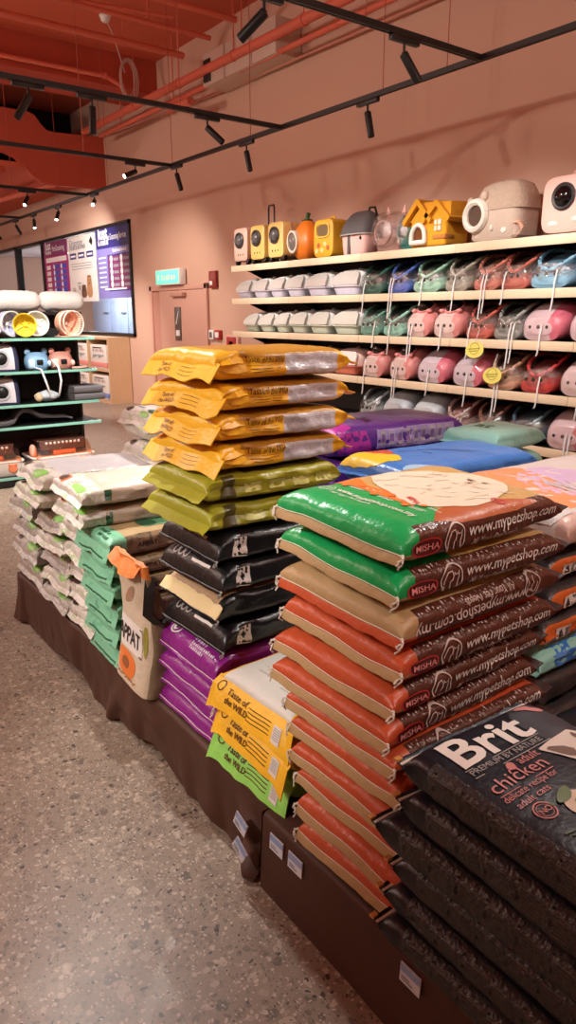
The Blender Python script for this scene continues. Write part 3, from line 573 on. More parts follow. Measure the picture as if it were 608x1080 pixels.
# ------------------------------------------------------------------ oak cabinet under the window
cb = thing('oak_cabinet', 'light oak cabinet with open cubbies under the grooming window', 'cabinet', (-13.3, 5.48, 0))
q = MB(M_oak)
for x0, x1, z0, z1 in ((-1.2, -1.16, 0, 1.16), (.7, .74, 0, 1.16), (-.28, -.24, .06, 1.16), (-1.16, .7, 0, .06), (-1.16, .7, .58, .62), (-1.2, .74, 1.16, 1.2)): q.box(x0, x1, -.22, .19, z0, z1)
q.build('carcass', cb, ang=0); MB(M_oak).box(-1.2, .74, .19, .205, 0, 1.2).build('back_panel', cb, ang=0)
for j, (z, m, l) in enumerate(((.62, mat('box_pinkband', (226, 140, 130), .6), 'upper'), (.06, mat('box_blueband', (120, 132, 196), .6), 'lower'))):
    for i, x in enumerate((-.72, .22)):
        t = thing('pet_pad_pack', 'white pack with %s band in the %s %s cubby of the oak cabinet' % ('pink' if j == 0 else 'blue', l, ('left', 'right')[i]), 'pack', (-13.3 + x, 5.46, z + .002), 0, 'packs in the oak cabinet')
        MB(mat('pack_white', (226, 216, 206), .5, bump=.2)).box(-.38, .38, -.19, .16, 0, .44, bev=.02).build('pack', t)
        MB(m).box(-.385, .385, -.193, .1, .03, .12, bev=.004).build('band', t)
        d = Decal(plane_fn((-.3, -.196, .15), (1, 0, 0), (0, 0, 1)), .2)
        for k in range(6): d.rect(.06 + .09 * k, .13 + .09 * k, .05 + .02 * (k % 3), .11, gy, 1); d.disc((.09 + .09 * k, .19), .028, i_pk if k % 2 else gy); d.rect(.06, .5, .23, .245, gy)
        d.build('print', t)

# ------------------------------------------------------------------ wall shelving with birch shelf fronts
SZ = (2.2, 1.8, 1.39, .965, .53); SX = (-8.23, -6.98, -5.75, -4.5, -3.25, -2.0)
nm5 = ('first wall shelf bay from the door, holding litter boxes', 'second wall shelf bay from the door, holding litter boxes', 'third wall shelf bay, with backpacks below the clear pink bag', 'fourth wall shelf bay, below the yellow and beige plush houses', 'wall shelf bay at the right edge of the picture')
for i in range(5):
    x0, x1 = SX[i], SX[i + 1]; w = x1 - x0; t = thing('shelf_unit', nm5[i], 'shelf', (x0, WY, 0), 0, 'wall shelf bays')
    MB(M_dark).box(.01 if i else .17, w - .002, -.09, -.06, 0, 2.22).build('back_panel', t, ang=0)
    MB(M_black).box(0 if i else .15, .03 if i else .19, -.1, -.02, 0, 2.22).build('upright', t, ang=0)
    MB(M_black).box(.002, w - .002, -.48, -.06, 0, .14).build('base', t, ang=0)
    for z in SZ:
        s = MB(M_black).box(.003, w - .003, -.49, -.09, z - .03, z).build('shelf', t, ang=0)
        MB(M_birch).box(.002, w - .002, -.505, -.49, z - .07, z + .004, bev=.002).build('shelf_front', s)
        MB(M_black).prism([(-.46, z - .03), (-.09, z - .03), (-.09, z - .15), (-.14, z - .15)], .19 if i == 0 else .03, .2 if i == 0 else .04, 0, Matrix(((0, 0, 1, 0), (1, 0, 0, 0), (0, 1, 0, 0), (0, 0, 0, 1)))).build('bracket', s)

# litter boxes
def litter_box(label, x, z, w, h, tray, hood, panel, group):
    t = thing('litter_box', label, 'litter box', (x, 5.4, z + .002), 0, group)
    a, d = w / 2 * .97, .19
    MB(tray).loft([[(X, Y, Z) for X, Y in sring(0, 0, a * k, d * k, 4.5, 32)] for Z, k in ((0, .72), (.008, .78), (h * .3, .9), (h * .33, 1), (h * .36, 1), (h * .36, .94))]).build('tray', t)
    rings = []
    for Z, k, sh in ((.37, .93, 0), (.5, .92, .006), (.7, .88, .03), (.85, .8, .045), (.95, .66, .055), (1, .4, .06), (1.005, .1, .06)): rings.append([(X, Y, h * Z) for X, Y in sring(0, sh, a * k, d * k, 4, 32)])
    o = MB(hood).loft(rings).build('hood', t)
    r2 = []
    for Z, k, y in ((.4, .84, -.176), (.55, .82, -.168), (.7, .78, -.142), (.82, .68, -.115), (.9, .5, -.095)): r2.append([(-a * k, d / .19 * y - .008, h * Z), (a * k, y - .008, h * Z), (a * k, y + .012, h * Z), (-a * k, y + .012, h * Z)])
    MB(panel).loft(r2).build('front_flap', t); MB(hood).sphere((0, .06, h * 1.0), (.03, .02, .02), 12).build('lid_knob', t)
    MB(hood).box(a * .93, a * 1.0, -.05, .05, h * .33, h * .45, bev=.006).build('clip', t)
ordn = ('first', 'second', 'third', 'fourth', 'fifth', 'sixth', 'seventh')
flap = plastic('flap_grey', (196, 186, 178), .3, bump=0); flapm = plastic('flap_mint', (206, 200, 188), .3, bump=0)
tl = plastic('tray_lilac', (224, 220, 236), .35, bump=0); tm = plastic('tray_mint', (212, 222, 200), .35, bump=0); tp = plastic('tray_pink', (230, 130, 104), .35, bump=0); hw = plastic('hood_white', (238, 234, 230), .35, bump=0); hp = plastic('hood_pink', (244, 206, 194), .35, bump=0)
Xl = [-8.2, -7.83, -7.46, -7.12, -6.74, -6.3, -5.77]
for r, (z, h, tr, ho, fl, nmr) in enumerate(((1.8, .235, tl, hw, flap, 'lilac-based white litter box on the upper shelf'), (1.39, .235, tm, hw, flapm, 'mint-based white litter box on the middle shelf'), (.965, .24, tp, hp, plastic('flap_pink', (238, 220, 214), .3, bump=0), 'pink litter box on the shelf behind the yellow bags'))):
    off = .17 if r == 1 else 0
    for i in range(6):
        x0, x1 = Xl[i] + (off * (1 - i / 6)), Xl[i + 1] + off * (1 - (i + 1) / 6)
        litter_box('%s, %s from the door' % (nmr, ordn[i]), (x0 + x1) / 2, z, x1 - x0, h * (1.0 + .03 * i), tr, ho, fl, ('white litter boxes on the upper shelf', 'mint litter boxes', 'pink litter boxes')[r])

# capsule pet carriers in clear bags
wrap = film_mat('clear_wrap', (250, 250, 250), .1, .16); eye = mat('eye_black', (26, 22, 22), .25); domem = mat('dome_black', (14, 12, 13), .06, spec=.8)
def cap_rings(w, h, d, k=1.0, ns=0, sd=0):
    out = []
    for t, hh, ww in ((0, .3, .55), (.012, .43, .72), (.04, .54, .85), (.09, .62, .93), (.17, .7, .98), (.3, .82, 1), (.45, .92, 1), (.62, .98, .98), (.8, 1, .95), (.94, .95, .9), (1, .8, .8)):
        H2 = h * hh * k; out.append([(X + ns * nz(j * .9, t * 9, sd), t * d - (.012 if k > 1 else 0) * (1 - t), max(.003, Z + H2 / 2 + (h * .14 * (1 - t) * (1 if t < .02 else 0)) + ns * nz(j * .7 + 3, t * 8, sd))) for j, (X, Z) in enumerate(sring(0, 0, w / 2 * ww * k, H2 / 2, 3, 28))])
    return out
def topz(h, t):
    P_ = ((0, .3), (.012, .43), (.04, .54), (.09, .62), (.17, .7), (.3, .82), (.45, .92), (.62, .98), (.8, 1), (1, .8))
    for (a, b), (c, e) in zip(P_, P_[1:]):
        if a <= t <= c: return h * lerp(b, e, (t - a) / (c - a))
    return h
def carrier(label, x, z, w, h, kind, c1, c2=None, strap=.12, rz=0, sd=0, group='capsule pet backpacks in clear bags'):
    d = .4; t = thing('capsule_pet_backpack', label, 'pet backpack', (x, 5.22, z + .003), rz, group)
    a = plastic('cap_%d_%d_%d' % c1, c1, .35, bump=.05)
    if kind == 'clear':
        MB(a).loft([[(X, Y, Z * .62) for X, Y, Z in r] for r in cap_rings(w * .96, h * .95, d)]).build('base_shell', t)
        rim = MB(a); pts = []
        for k in range(33):
            an = 2 * pi * k / 32; tt = .44 + .42 * sgp(-cos(an), .8); pts.append((w * .4 * sgp(sin(an), .8), tt * d, topz(h, tt) * .93))
        rim.tube(pts, .015, 8, caps=False); rim.build('rim', t)
        e = MB(eye)
        for k in range(0, 32, 3): e.sphere(Vector(pts[k]) + Vector((0, -.008, .012)), .0085, 8, k=6)
        e.build('vent_hole', t)
        inner = plastic('cap_%d_%d_%d' % (c2 or c1), c2 or c1, .5, bump=0)
        MB(inner).loft([[(X * .78, .05 + Y * .85, Z * .82 + .01) for X, Y, Z in r] for r in cap_rings(w, h, d)]).build('inner_cushion', t)
        MB(film_mat('clear_shell', (240, 244, 242), .2, .12)).loft([[(X * .93, Y, Z) for X, Y, Z in r] for r in cap_rings(w, h, d)]).build('clear_shell', t)
    else:
        b = MB(a, plastic('cap_%d_%d_%d' % (c2 or c1), c2 or c1, .3, bump=.05)); b.loft(cap_rings(w, h, d)); n = 28
        b.m = [1 if len(f) > 4 and f[0] < n or (f[0] < n * 6 and b.v[f[0]][0] < w * .2) else 0 for f in b.f]; b.build('shell', t)
    if kind == 'dome':
        q = Vector((-.02 * w, .3 * d, topz(h, .3) + .005)); nn = Vector((0, -.55, .83)); M = Matrix.Translation(q - nn * .02) @ nn.to_track_quat('Z', 'Y').to_matrix().to_4x4()
        MB(domem).lathe([(.24 * w, 0), (.235 * w, .03), (.2 * w, .06), (.13 * w, .085), (.05 * w, .095), (.001, .096)], 24, 0, M).build('bubble_window', t)
        MB(a).lathe([(.23 * w, .0), (.28 * w, .0), (.28 * w, .025), (.23 * w, .025)], 24, 0, M).build('window_ring', t)
        for q in (-.28, .28): MB(a).sphere((q * w, .06, topz(h, .2)), (.03, .03, .02), 10).build('ear', t)
    e = MB(eye)
    for k in (-1, 0, 1): e.sphere((k * .2 * w - .02, .002 + .004 * abs(k), h * .33), (.017, .012, .017), 10, k=6)
    e.build('breather_hole', t)
    MB(wrap).loft(cap_rings(w * .99, h, d, 1.035, .008, sd + x)).build('plastic_wrap', t)
    if strap:
        sx = rnd.uniform(-.3, .3) * w; s = MB(strapm)
        for q in ((sx, strap), (sx + .035, strap * .7))[:1 + int(strap > .15)]: s.ribbon([(q[0], .06, h * .5), (q[0], .0, h * .42), (q[0] + .004, -.03, .04), (q[0] + .008, -.037, -.04), (q[0] + .002, -.04, -.08 - q[1] * .5), (q[0] - .012, -.034, -.08 - q[1])], (.013, 0, 0), .0015)
        s.build('tie_strap', t)
    return t
pinkc, pinkf = (238, 150, 146), (240, 208, 200); hot = (234, 120, 140); frost = (232, 200, 204)
R1 = [(378, -5.61, .4, 'clear', (62, 110, 96), (52, 60, 56), 'dark green capsule backpack in clear wrap, first on the upper shelf'), (0, -5.23, .34, 'clear', (92, 118, 206), (52, 54, 88), 'royal blue capsule backpack on the upper shelf'),
      (0, -4.86, .42, 'clear', (168, 214, 188), (80, 104, 84), 'mint green capsule backpack with black holes on the upper shelf'), (0, -4.5, .34, 'clear', (186, 178, 164), (150, 136, 124), 'clear beige capsule backpack on the upper shelf'), (0, -4.17, .34, 'clear', (226, 140, 122), (214, 150, 130), 'coral capsule backpack on the upper shelf, right of the beige one'),
      (0, -3.88, .34, 'clear', (206, 112, 96), (110, 70, 62), 'dark coral capsule backpack on the upper shelf, left of the sky blue one'), (0, -3.55, .42, 'clear', (146, 200, 228), (110, 150, 176), 'sky blue capsule backpack on the upper shelf'), (0, -3.14, .42, 'frost', (232, 130, 136), frost, 'pink frosted capsule backpack at the right end of the upper shelf')]
R2 = [(0, -5.62, .36, 'clear', (124, 178, 160), (110, 160, 144), 'teal green capsule backpack, first on the middle shelf'), (0, -5.28, .34, 'clear', (164, 222, 202), (76, 84, 80), 'mint capsule backpack with dark inside on the middle shelf'), (0, -4.94, .34, 'dome', pinkc, pinkf, 'pale pink backpack with black bubble window, left one on the middle shelf'),
      (0, -4.58, .37, 'dome', pinkc, pinkf, 'pale pink backpack with black bubble window, right one on the middle shelf'), (0, -4.22, .34, 'clear', (224, 112, 96), (150, 90, 80), 'glossy red capsule backpack on the middle shelf'), (0, -3.92, .32, 'clear', (170, 170, 164), (130, 130, 126), 'clear grey capsule backpack on the middle shelf'), (0, -3.58, .42, 'frost', hot, frost, 'pink frosted capsule backpack on the middle shelf, right of the grey one'), (0, -3.14, .42, 'frost', hot, frost, 'pink frosted capsule backpack at the right end of the middle shelf')]
R3 = [(0, -5.56, .36, 'dome', pinkc, pinkf, 'pale pink backpack with black bubble window, left one on the lower shelf'), (0, -5.16, .36, 'dome', pinkc, pinkf, 'pale pink backpack with black bubble window, right one on the lower shelf'), (0, -4.74, .42, 'frost', hot, (226, 206, 214), 'lilac and pink capsule backpack on the lower shelf, first of two'), (0, -4.31, .4, 'frost', hot, (226, 206, 214), 'lilac and pink capsule backpack on the lower shelf, under the left yellow tag'),
      (0, -3.93, .36, 'clear', (230, 178, 150), (170, 120, 96), 'clear peach capsule backpack behind the right yellow tag'), (0, -3.58, .36, 'clear', (220, 72, 70), (170, 60, 58), 'bright red capsule backpack on the lower shelf'), (0, -3.18, .42, 'frost', (232, 120, 124), (236, 206, 204), 'pink frosted capsule backpack at the right end of the lower shelf')]
R4 = [(0, -5.6, .34, 'clear', (206, 216, 220), (150, 160, 166), 'white capsule backpack on the bottom shelf, left of another'), (0, -5.22, .38, 'frost', (196, 206, 214), (216, 222, 226), 'white capsule backpack on the bottom shelf, above the purple bag'), (0, -4.8, .38, 'frost', (200, 206, 212), (216, 222, 226), 'third white capsule backpack on the bottom shelf'), (0, -4.42, .34, 'clear', (214, 180, 176), (180, 90, 84), 'red and white capsule backpack on the bottom shelf'), (0, -4.06, .34, 'clear', (150, 98, 84), (110, 70, 62), 'brown capsule backpack on the bottom shelf'), (0, -3.68, .4, 'clear', (88, 112, 130), (60, 76, 88), 'slate blue capsule backpack on the bottom shelf'), (0, -3.26, .4, 'frost', (214, 120, 124), frost, 'dusty pink capsule backpack on the bottom shelf')]
for z, row in ((1.8, R1), (1.39, R2), (.965, R3), (.53, R4)):
    for k, (_, x, w, kind, c1, c2, l) in enumerate(row): carrier(l, x, z, w * .96, .335, kind, c1, c2, strap=(.1, .04, .16)[(k * 2 + int(z * 10)) % 3], rz=rnd.uniform(-.05, .05), sd=k)
for x, z, l in ((-4.19, 1.3, 'yellow oval tag hanging from the middle shelf front'), (-3.98, .93 + .16, 'yellow oval tag hanging against the peach backpack')):
    t = thing('price_tag', l, 'tag', (x, 5.17, z), 0, 'yellow oval tags'); MB(mat('tag_yellow', (244, 232, 120), .5)).prism([(.1 * cos(k * pi / 12), .07 * sin(k * pi / 12)) for k in range(24)], 0, .003, 0, Matrix.Rotation(pi / 2, 4, 'X') @ Matrix.Rotation(.12, 4, 'Z')).build('card', t)
    d = Decal(plane_fn((-.07, -.0035, -.03), (1, 0, .1), (0, 0, 1)), .2); ol = ink('olive', (170, 160, 60)); d.rect(0, .13, .03, .038, ol).rect(.01, .1, .01, .018, ol).ring((.07, .035), .05, .005, ol); d.build('print', t)
    MB(strapm).tube([(0, .0, .07), (0.01, .01, .12), (.01, .04, .18)], .003, 6).build('string', t)

# top shelf: trolleys, pumpkin, packs, plush houses
TS = 2.204
def trolley(label, x, col, y=5.36, handle=False):
    t = thing('pet_trolley_case', label, 'pet trolley', (x, y, TS), .0, 'pet trolley cases'); a = plastic('case_%d_%d_%d' % col, col, .35, bump=.05)
    MB(a).loft([[(X, Y, Z) for X, Z in sring(0, .25, .155 * k, .2 * k, 7, 36)] for Y, k in ((-.13, .9), (-.122, .97), (-.1, 1), (.1, 1), (.122, .97), (.13, .9))]).build('shell', t)
    MB(mat('case_band', tuple(int(c * .82) for c in col), .5)).loft([[(X, Y, Z) for X, Z in sring(0, .25, .158, .203, 7, 36)] for Y in (-.012, .012)]).build('zip_band', t)
    M = T(-.01, -.13, .3) @ Matrix.Rotation(pi / 2, 4, 'X')
    MB(mat('port_ring', (60, 56, 56), .4)).lathe([(.07, -.01), (.095, -.01), (.095, .02), (.085, .026), (.07, .02)], 28, 0, M).build('porthole_ring', t)
    MB(mat('port_glass', (104, 100, 100), .12, spec=.8)).lathe([(.07, 0), (.062, .022), (.04, .038), (.001, .045)], 24, 0, M).build('porthole', t)
    e = MB(eye)
    for k in (-1, 0, 1): e.sphere((k * .055, -.128, .13), (.01, .008, .012), 8, k=6)
    e.build('breather_hole', t)
    for sx in (-1, 1):
        for sy in (-.08, .08): MB(M_black).lathe([(.001, -.02), (.03, -.02), (.034, -.01), (.034, .01), (.03, .02), (.001, .02)], 18, 0, T(sx * .125, sy, .036) @ Matrix.Rotation(pi / 2, 4, 'Y')).box(sx * .125 - .026, sx * .125 + .026, sy - .02, sy + .02, .045, .075, bev=.006).build('wheel', t)
    if handle: MB(M_black).tube([(-.06, .09, .42), (-.06, .09, .66), (-.05, .09, .69), (.05, .09, .69), (.06, .09, .66), (.06, .09, .42)], .011, 8).build('pull_handle', t)
trolley('pale pink trolley case with round window at the shelf end', -8.06, (242, 196, 176)); trolley('yellow trolley case with raised black pull handle', -7.68, (244, 206, 116), handle=True); trolley('yellow trolley case left of the orange pumpkin', -7.27, (246, 206, 124), 5.34)
t = thing('pumpkin_backpack', 'orange pumpkin pet backpack with green stem', 'pet backpack', (-6.87, 5.38, TS)); org = plastic('pumpkin', (236, 126, 36), .4, bump=.1)
rings = []
for k in range(15):
    a = k / 14; z = .44 * a; r = .21 * sin(pi * clamp(a * .86 + .1, .02, .97)) ** .6 * (1.04 - .2 * a)
    rings.append([(r * (1 - .045 * abs(sin(4 * an))) * cos(an), r * .8 * (1 - .045 * abs(sin(4 * an))) * sin(an), z) for an in [2 * pi * j / 48 for j in range(48)]])
MB(org).loft(rings).build('shell', t); MB(mat('stem_green', (50, 84, 44), .6)).tube([(0, 0, .42), (.0, .0, .47), (.02, 0, .51)], [.035, .022, .026], 10).sphere((0, 0, .435), (.075, .06, .015), 12).build('stem', t)
M = T(-.06, -.165, .2) @ Matrix.Rotation(pi / 2 + .05, 4, 'X'); pw_ = MB(mat('pump_ring', (240, 226, 206), .4)); pw_.loft([[(X, Y, Z) for X, Y in sring(0, 0, .095 * k, .125 * k, 2, 28)] for Z, k in ((-.04, 1), (.012, 1), (.02, .94), (.018, .8), (-.02, .78))], M=M); pw_.build('window_ring', t)
MB(mat('pump_glass', (120, 112, 104), .12, spec=.8)).loft([[(X, Y, Z) for X, Y in sring(0, 0, .078 * k, .105 * k, 2, 24)] for Z, k in ((-.01, 1), (.008, .9), (.02, .6), (.025, .1))], M=M).build('window', t)
t = thing('yellow_pet_backpack', 'mustard yellow pet backpack with flowers and a rounded window', 'pet backpack', (-6.42, 5.36, TS)); mus = plastic('mustard', (232, 178, 44), .5, bump=.1)
MB(mus).loft([[(X, Y, Z) for X, Z in sring(0, .2, .17 * k, .2 * k, 5, 36)] for Y, k in ((-.12, .88), (-.11, .97), (-.08, 1), (.1, 1), (.12, .9))]).build('body', t)
MB(mat('mustard_rim', (244, 204, 96), .4)).loft([[(X, Y, Z) for X, Z in sring(0, .28, .12 * k, .075 * k, 3.5, 30)] for Y, k in ((-.11, 1), (-.132, 1), (-.134, .86), (-.118, .84))]).build('window_ring', t)
MB(mat('pack_glass', (130, 110, 80), .15, spec=.8)).loft([[(X, Y, Z) for X, Z in sring(0, .28, .1 * k, .06 * k, 3.5, 30)] for Y, k in ((-.115, 1), (-.126, .9), (-.13, .3))]).build('window', t)
fl_ = MB(mat('flower_red', (206, 90, 60), .5), mat('flower_cream', (250, 226, 160), .5))
for x, z, m in ((-.07, .13, 0), (.04, .14, 1), (.09, .1, 0), (-.01, .08, 1), (-.1, .07, 1)):
    for k in range(5): fl_.sphere((x + .016 * cos(k * 1.257), -.121, z + .016 * sin(k * 1.257)), (.012, .006, .012), 8, m, k=6)
fl_.build('flower_print', t); MB(mus).tube([(-.05, .02, .39), (-.03, .02, .43), (.03, .02, .43), (.05, .02, .39)], .01, 8).build('handle', t)
t = thing('hooded_pet_backpack', 'pink pet backpack with grey mesh hood and black handle', 'pet backpack', (-5.95, 5.37, TS)); g2 = mat('mesh_grey', (92, 86, 86), .7, bump=.3, bs=220); p3 = mat('pack_pink', (240, 190, 180), .55, bump=.1)
MB(p3).loft([[(X, Y, Z) for X, Y in sring(0, 0, .2 * k, .13 * k, 4, 32)] for Z, k in ((0, .84), (.02, .9), (.12, .97), (.22, 1))]).build('body', t)
MB(g2).loft([[(X, Y + sh, Z) for X, Y in sring(0, 0, .205 * k, .135 * k2, 3.4, 32)] for Z, k, k2, sh in ((.2, 1.02, 1.08, -.01), (.23, 1.02, 1.08, -.01), (.3, .95, .95, 0), (.36, .85, .75, .015), (.41, .7, .55, .03), (.435, .5, .3, .035), (.44, .2, .1, .035))]).build('hood', t)
MB(mat('piping', (196, 186, 180), .5)).tube([(.205 * 1.03 * sgp(cos(a), .6), -.01 + .135 * 1.1 * sgp(sin(a), .6), .2) for a in [2 * pi * k / 32 for k in range(33)]], .006, 6).build('piping', t)
MB(M_black).tube([(.04, .06, .42), (.06, .07, .47), (.12, .08, .47), (.16, .08, .38)], .013, 8).build('handle', t); MB(g2).box(-.06, -.02, -.135, -.118, .01, .2, bev=.006).build('front_strap', t)
MB(M_black).sphere((.13, -.115, .16), (.014, .02, .02), 10).build('button', t)
def clear_ears(label, x, w, h, col, name, ears):
    t = thing(name, label, 'pet backpack', (x, 5.38, TS)); a = plastic('ce_%d_%d_%d' % col, col, .4, bump=.05)
    MB(a).loft([[(X, Y + .03, Z) for X, Y in sring(0, 0, w * k, .13 * k, 3, 30)] for Z, k in ((0, .85), (.02, .95), (h * .35, 1), (h * .37, .9))]).build('base', t)
    MB(a).loft([[(X, Y, Z) for X, Z in sring(0, h / 2, w * k, h / 2 * k, 3, 30)] for Y, k in ((.04, .98), (.06, 1), (.14, .97), (.16, .8))]).build('back_shell', t)
    MB(film_mat('clear_shell')).loft([[(X, Y, Z) for X, Z in sring(0, h / 2, w * k, h / 2 * k, 2.6, 30)] for Y, k in ((.05, 1), (-.02, .98), (-.08, .88), (-.12, .7), (-.14, .35))]).build('clear_front', t)
    MB(a).lathe([(w * .62, 0), (w * .7, 0), (w * .7, .02), (w * .62, .02)], 24, 0, T(-.02, -.09, h * .5) @ Matrix.Rotation(pi / 2, 4, 'X')).build('window_ring', t)
    if ears:
        for s in (-1, 1): MB(a).loft([[(X + s * w * .6 + s * .02 * q, Y + .06, h * .93 + .1 * q) for X, Y in sring(0, 0, .04 * (1 - q * .85), .02 * (1 - q * .7), 2, 12)] for q in (0, .4, .8, 1)]).build('ear', t)
    MB(a).lathe([(.001, 0), (.05, 0), (.05, .03), (.001, .03)], 16, 0, T(w * .93, -.02, h * .25) @ Matrix.Rotation(pi / 2, 4, 'Y')).build('side_disc', t)
    MB(wrap).loft([[(X + .01 * nz(j, k2), Y, max(.002, Z + .01 * nz(j + 4, k2))) for j, (X, Z) in enumerate(sring(0, h * .52, w * k * 1.05, h * .52 * k, 2.8, 26))] for k2, (Y, k) in enumerate(((.18, .9), (.1, 1), (0, 1.02), (-.1, .94), (-.16, .7)))]).build('plastic_wrap', t)
clear_ears('clear pink pet backpack with pointed ears in plastic wrap', -5.5, .165, .37, (226, 172, 158), 'eared_pet_backpack', True); clear_ears('small clear backpack with teal base beside the yellow plush house', -5.22, .1, .34, (90, 160, 150), 'small_clear_backpack', True)
# yellow plush house
plush = mat('plush_yellow', (228, 160, 36), .95, var=.1, bump=.8, bs=110); pwt = mat('plush_white', (244, 236, 222), .95, bump=.9, bs=120)
t = thing('plush_pet_house', 'yellow plush pet house with two gables', 'pet house', (-4.86, 5.36, TS), .0)
MB(plush).box(-.22, .22, -.15, .17, 0, .25, bev=.03, seg=3).build('body', t)
r_ = MB(plush)
for cx, w2, hz in ((-.11, .16, .4), (.12, .15, .37)):
    r_.loft([[(cx - w2, y, .2), (cx, y, hz - .03), (cx + w2, y, .2), (cx + w2 + .02, y, .235), (cx + .015, y, hz + .02), (cx - .015, y, hz + .02), (cx - w2 - .02, y, .235)] for y in (-.19, .17)])
r_.loft([[(-.24, y, z), (-.05, y, z + .16), (.27, y, z + .14), (.27, y, z)] for y, z in ((-.15, .23), (.17, .25))]); r_.build('gable_roof', t, ang=30)
arch = [(.075 * cos(a), .02 + .1 * sin(a)) for a in [pi * k / 12 for k in range(13)]]
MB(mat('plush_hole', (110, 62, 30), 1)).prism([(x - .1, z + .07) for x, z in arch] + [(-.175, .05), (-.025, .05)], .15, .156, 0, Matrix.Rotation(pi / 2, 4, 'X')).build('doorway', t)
MB(pwt).tube([(-.185, -.165, .04)] + [(x * 1.1 - .1, -.165, z * 1.08 + .07) for x, z in arch[::-1]] + [(-.015, -.165, .04)], .022, 10).tube([(-.19, -.165, .045), (-.01, -.165, .045)], .024, 10).build('fluffy_rim', t)
MB(pwt).box(.09, .17, -.165, -.14, .13, .23, bev=.01).build('window_patch', t); MB(plush).box(.125, .135, -.168, -.16, .13, .23).box(.09, .17, -.168, -.16, .175, .185).build('window_bars', t); MB(mat('plush_band', (190, 120, 60), .9)).box(.07, .225, -.16, -.03, .06, .1, bev=.01).build('band', t)
# beige plush house
bei = mat('plush_beige', (214, 192, 174), .95, var=.08, bump=.8, bs=100); quilt = mat('quilt', (190, 166, 146), .95, var=.12, vs=30, bump=1, bs=45)
t = thing('plush_pet_bed', 'beige plush pet house with quilted roof and round white opening', 'pet house', (-4.12, 5.36, TS), -.1)
MB(bei).loft([[(X, Y, Z) for X, Y in sring(0, 0, .27 * k, .17 * k, 4, 36)] for Z, k in ((0, .9), (.03, 1), (.2, 1.02), (.25, 1))]).build('body', t)
MB(quilt).loft([[(X, Y, Z) for X, Y in sring(.02, .0, .275 * k, .175 * k, 3.4, 36)] for Z, k in ((.24, 1.02), (.3, .99), (.38, .9), (.44, .76), (.47, .5), (.475, .2))]).build('quilted_roof', t)
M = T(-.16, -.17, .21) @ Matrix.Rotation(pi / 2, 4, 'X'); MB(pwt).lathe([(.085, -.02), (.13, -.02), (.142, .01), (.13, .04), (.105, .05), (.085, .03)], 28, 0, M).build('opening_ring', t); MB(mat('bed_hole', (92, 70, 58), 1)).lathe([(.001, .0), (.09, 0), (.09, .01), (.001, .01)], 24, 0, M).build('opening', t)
MB(bei).sphere((-.26, -.15, .33), (.035, .03, .04), 12).build('ear', t); MB(bei).sphere((-.08, -.17, .36), (.035, .03, .04), 12).build('ear', t); MB(pwt).sphere((.15, -.165, .07), (.03, .012, .025), 12).sphere((.02, -.175, .1), (.02, .012, .025), 12).build('paw_patch', t)
MB(Pk).ribbon([(.2, -.14, .12), (.27, -.13, .13), (.31, -.12, .08), (.27, -.14, .02)], (0, .02, .02), .004).build('ribbon', t)
t = thing('pink_porthole_backpack', 'pale pink pet backpack with round black window at the right end of the top shelf', 'pet backpack', (-3.45, 5.36, TS)); 
MB(plastic('case_pale', (238, 190, 176), .4, bump=.05)).loft([[(X, Y, Z) for X, Z in sring(0, .215, .22 * k, .215 * k, 5, 36)] for Y, k in ((-.15, .84), (-.14, .95), (-.1, 1), (.12, 1), (.15, .9))]).build('shell', t)
M = T(-.02, -.145, .27) @ Matrix.Rotation(pi / 2, 4, 'X'); MB(MATS['port_ring']).lathe([(.075, -.01), (.1, -.01), (.1, .018), (.09, .026), (.075, .02)], 28, 0, M).build('porthole_ring', t); MB(domem).lathe([(.078, 0), (.07, .03), (.045, .05), (.001, .058)], 24, 0, M).build('porthole', t)
MB(pwt).sphere((-.1, -.15, .08), (.04, .008, .02), 10).build('cloud_print', t); MB(pwt).sphere((.1, -.15, .1), (.035, .008, .02), 10).build('cloud_print', t); MB(MATS['case_pale']).tube([(-.05, 0, .42), (-.04, 0, .46), (.04, 0, .46), (.05, 0, .42)], .012, 8).build('handle', t)
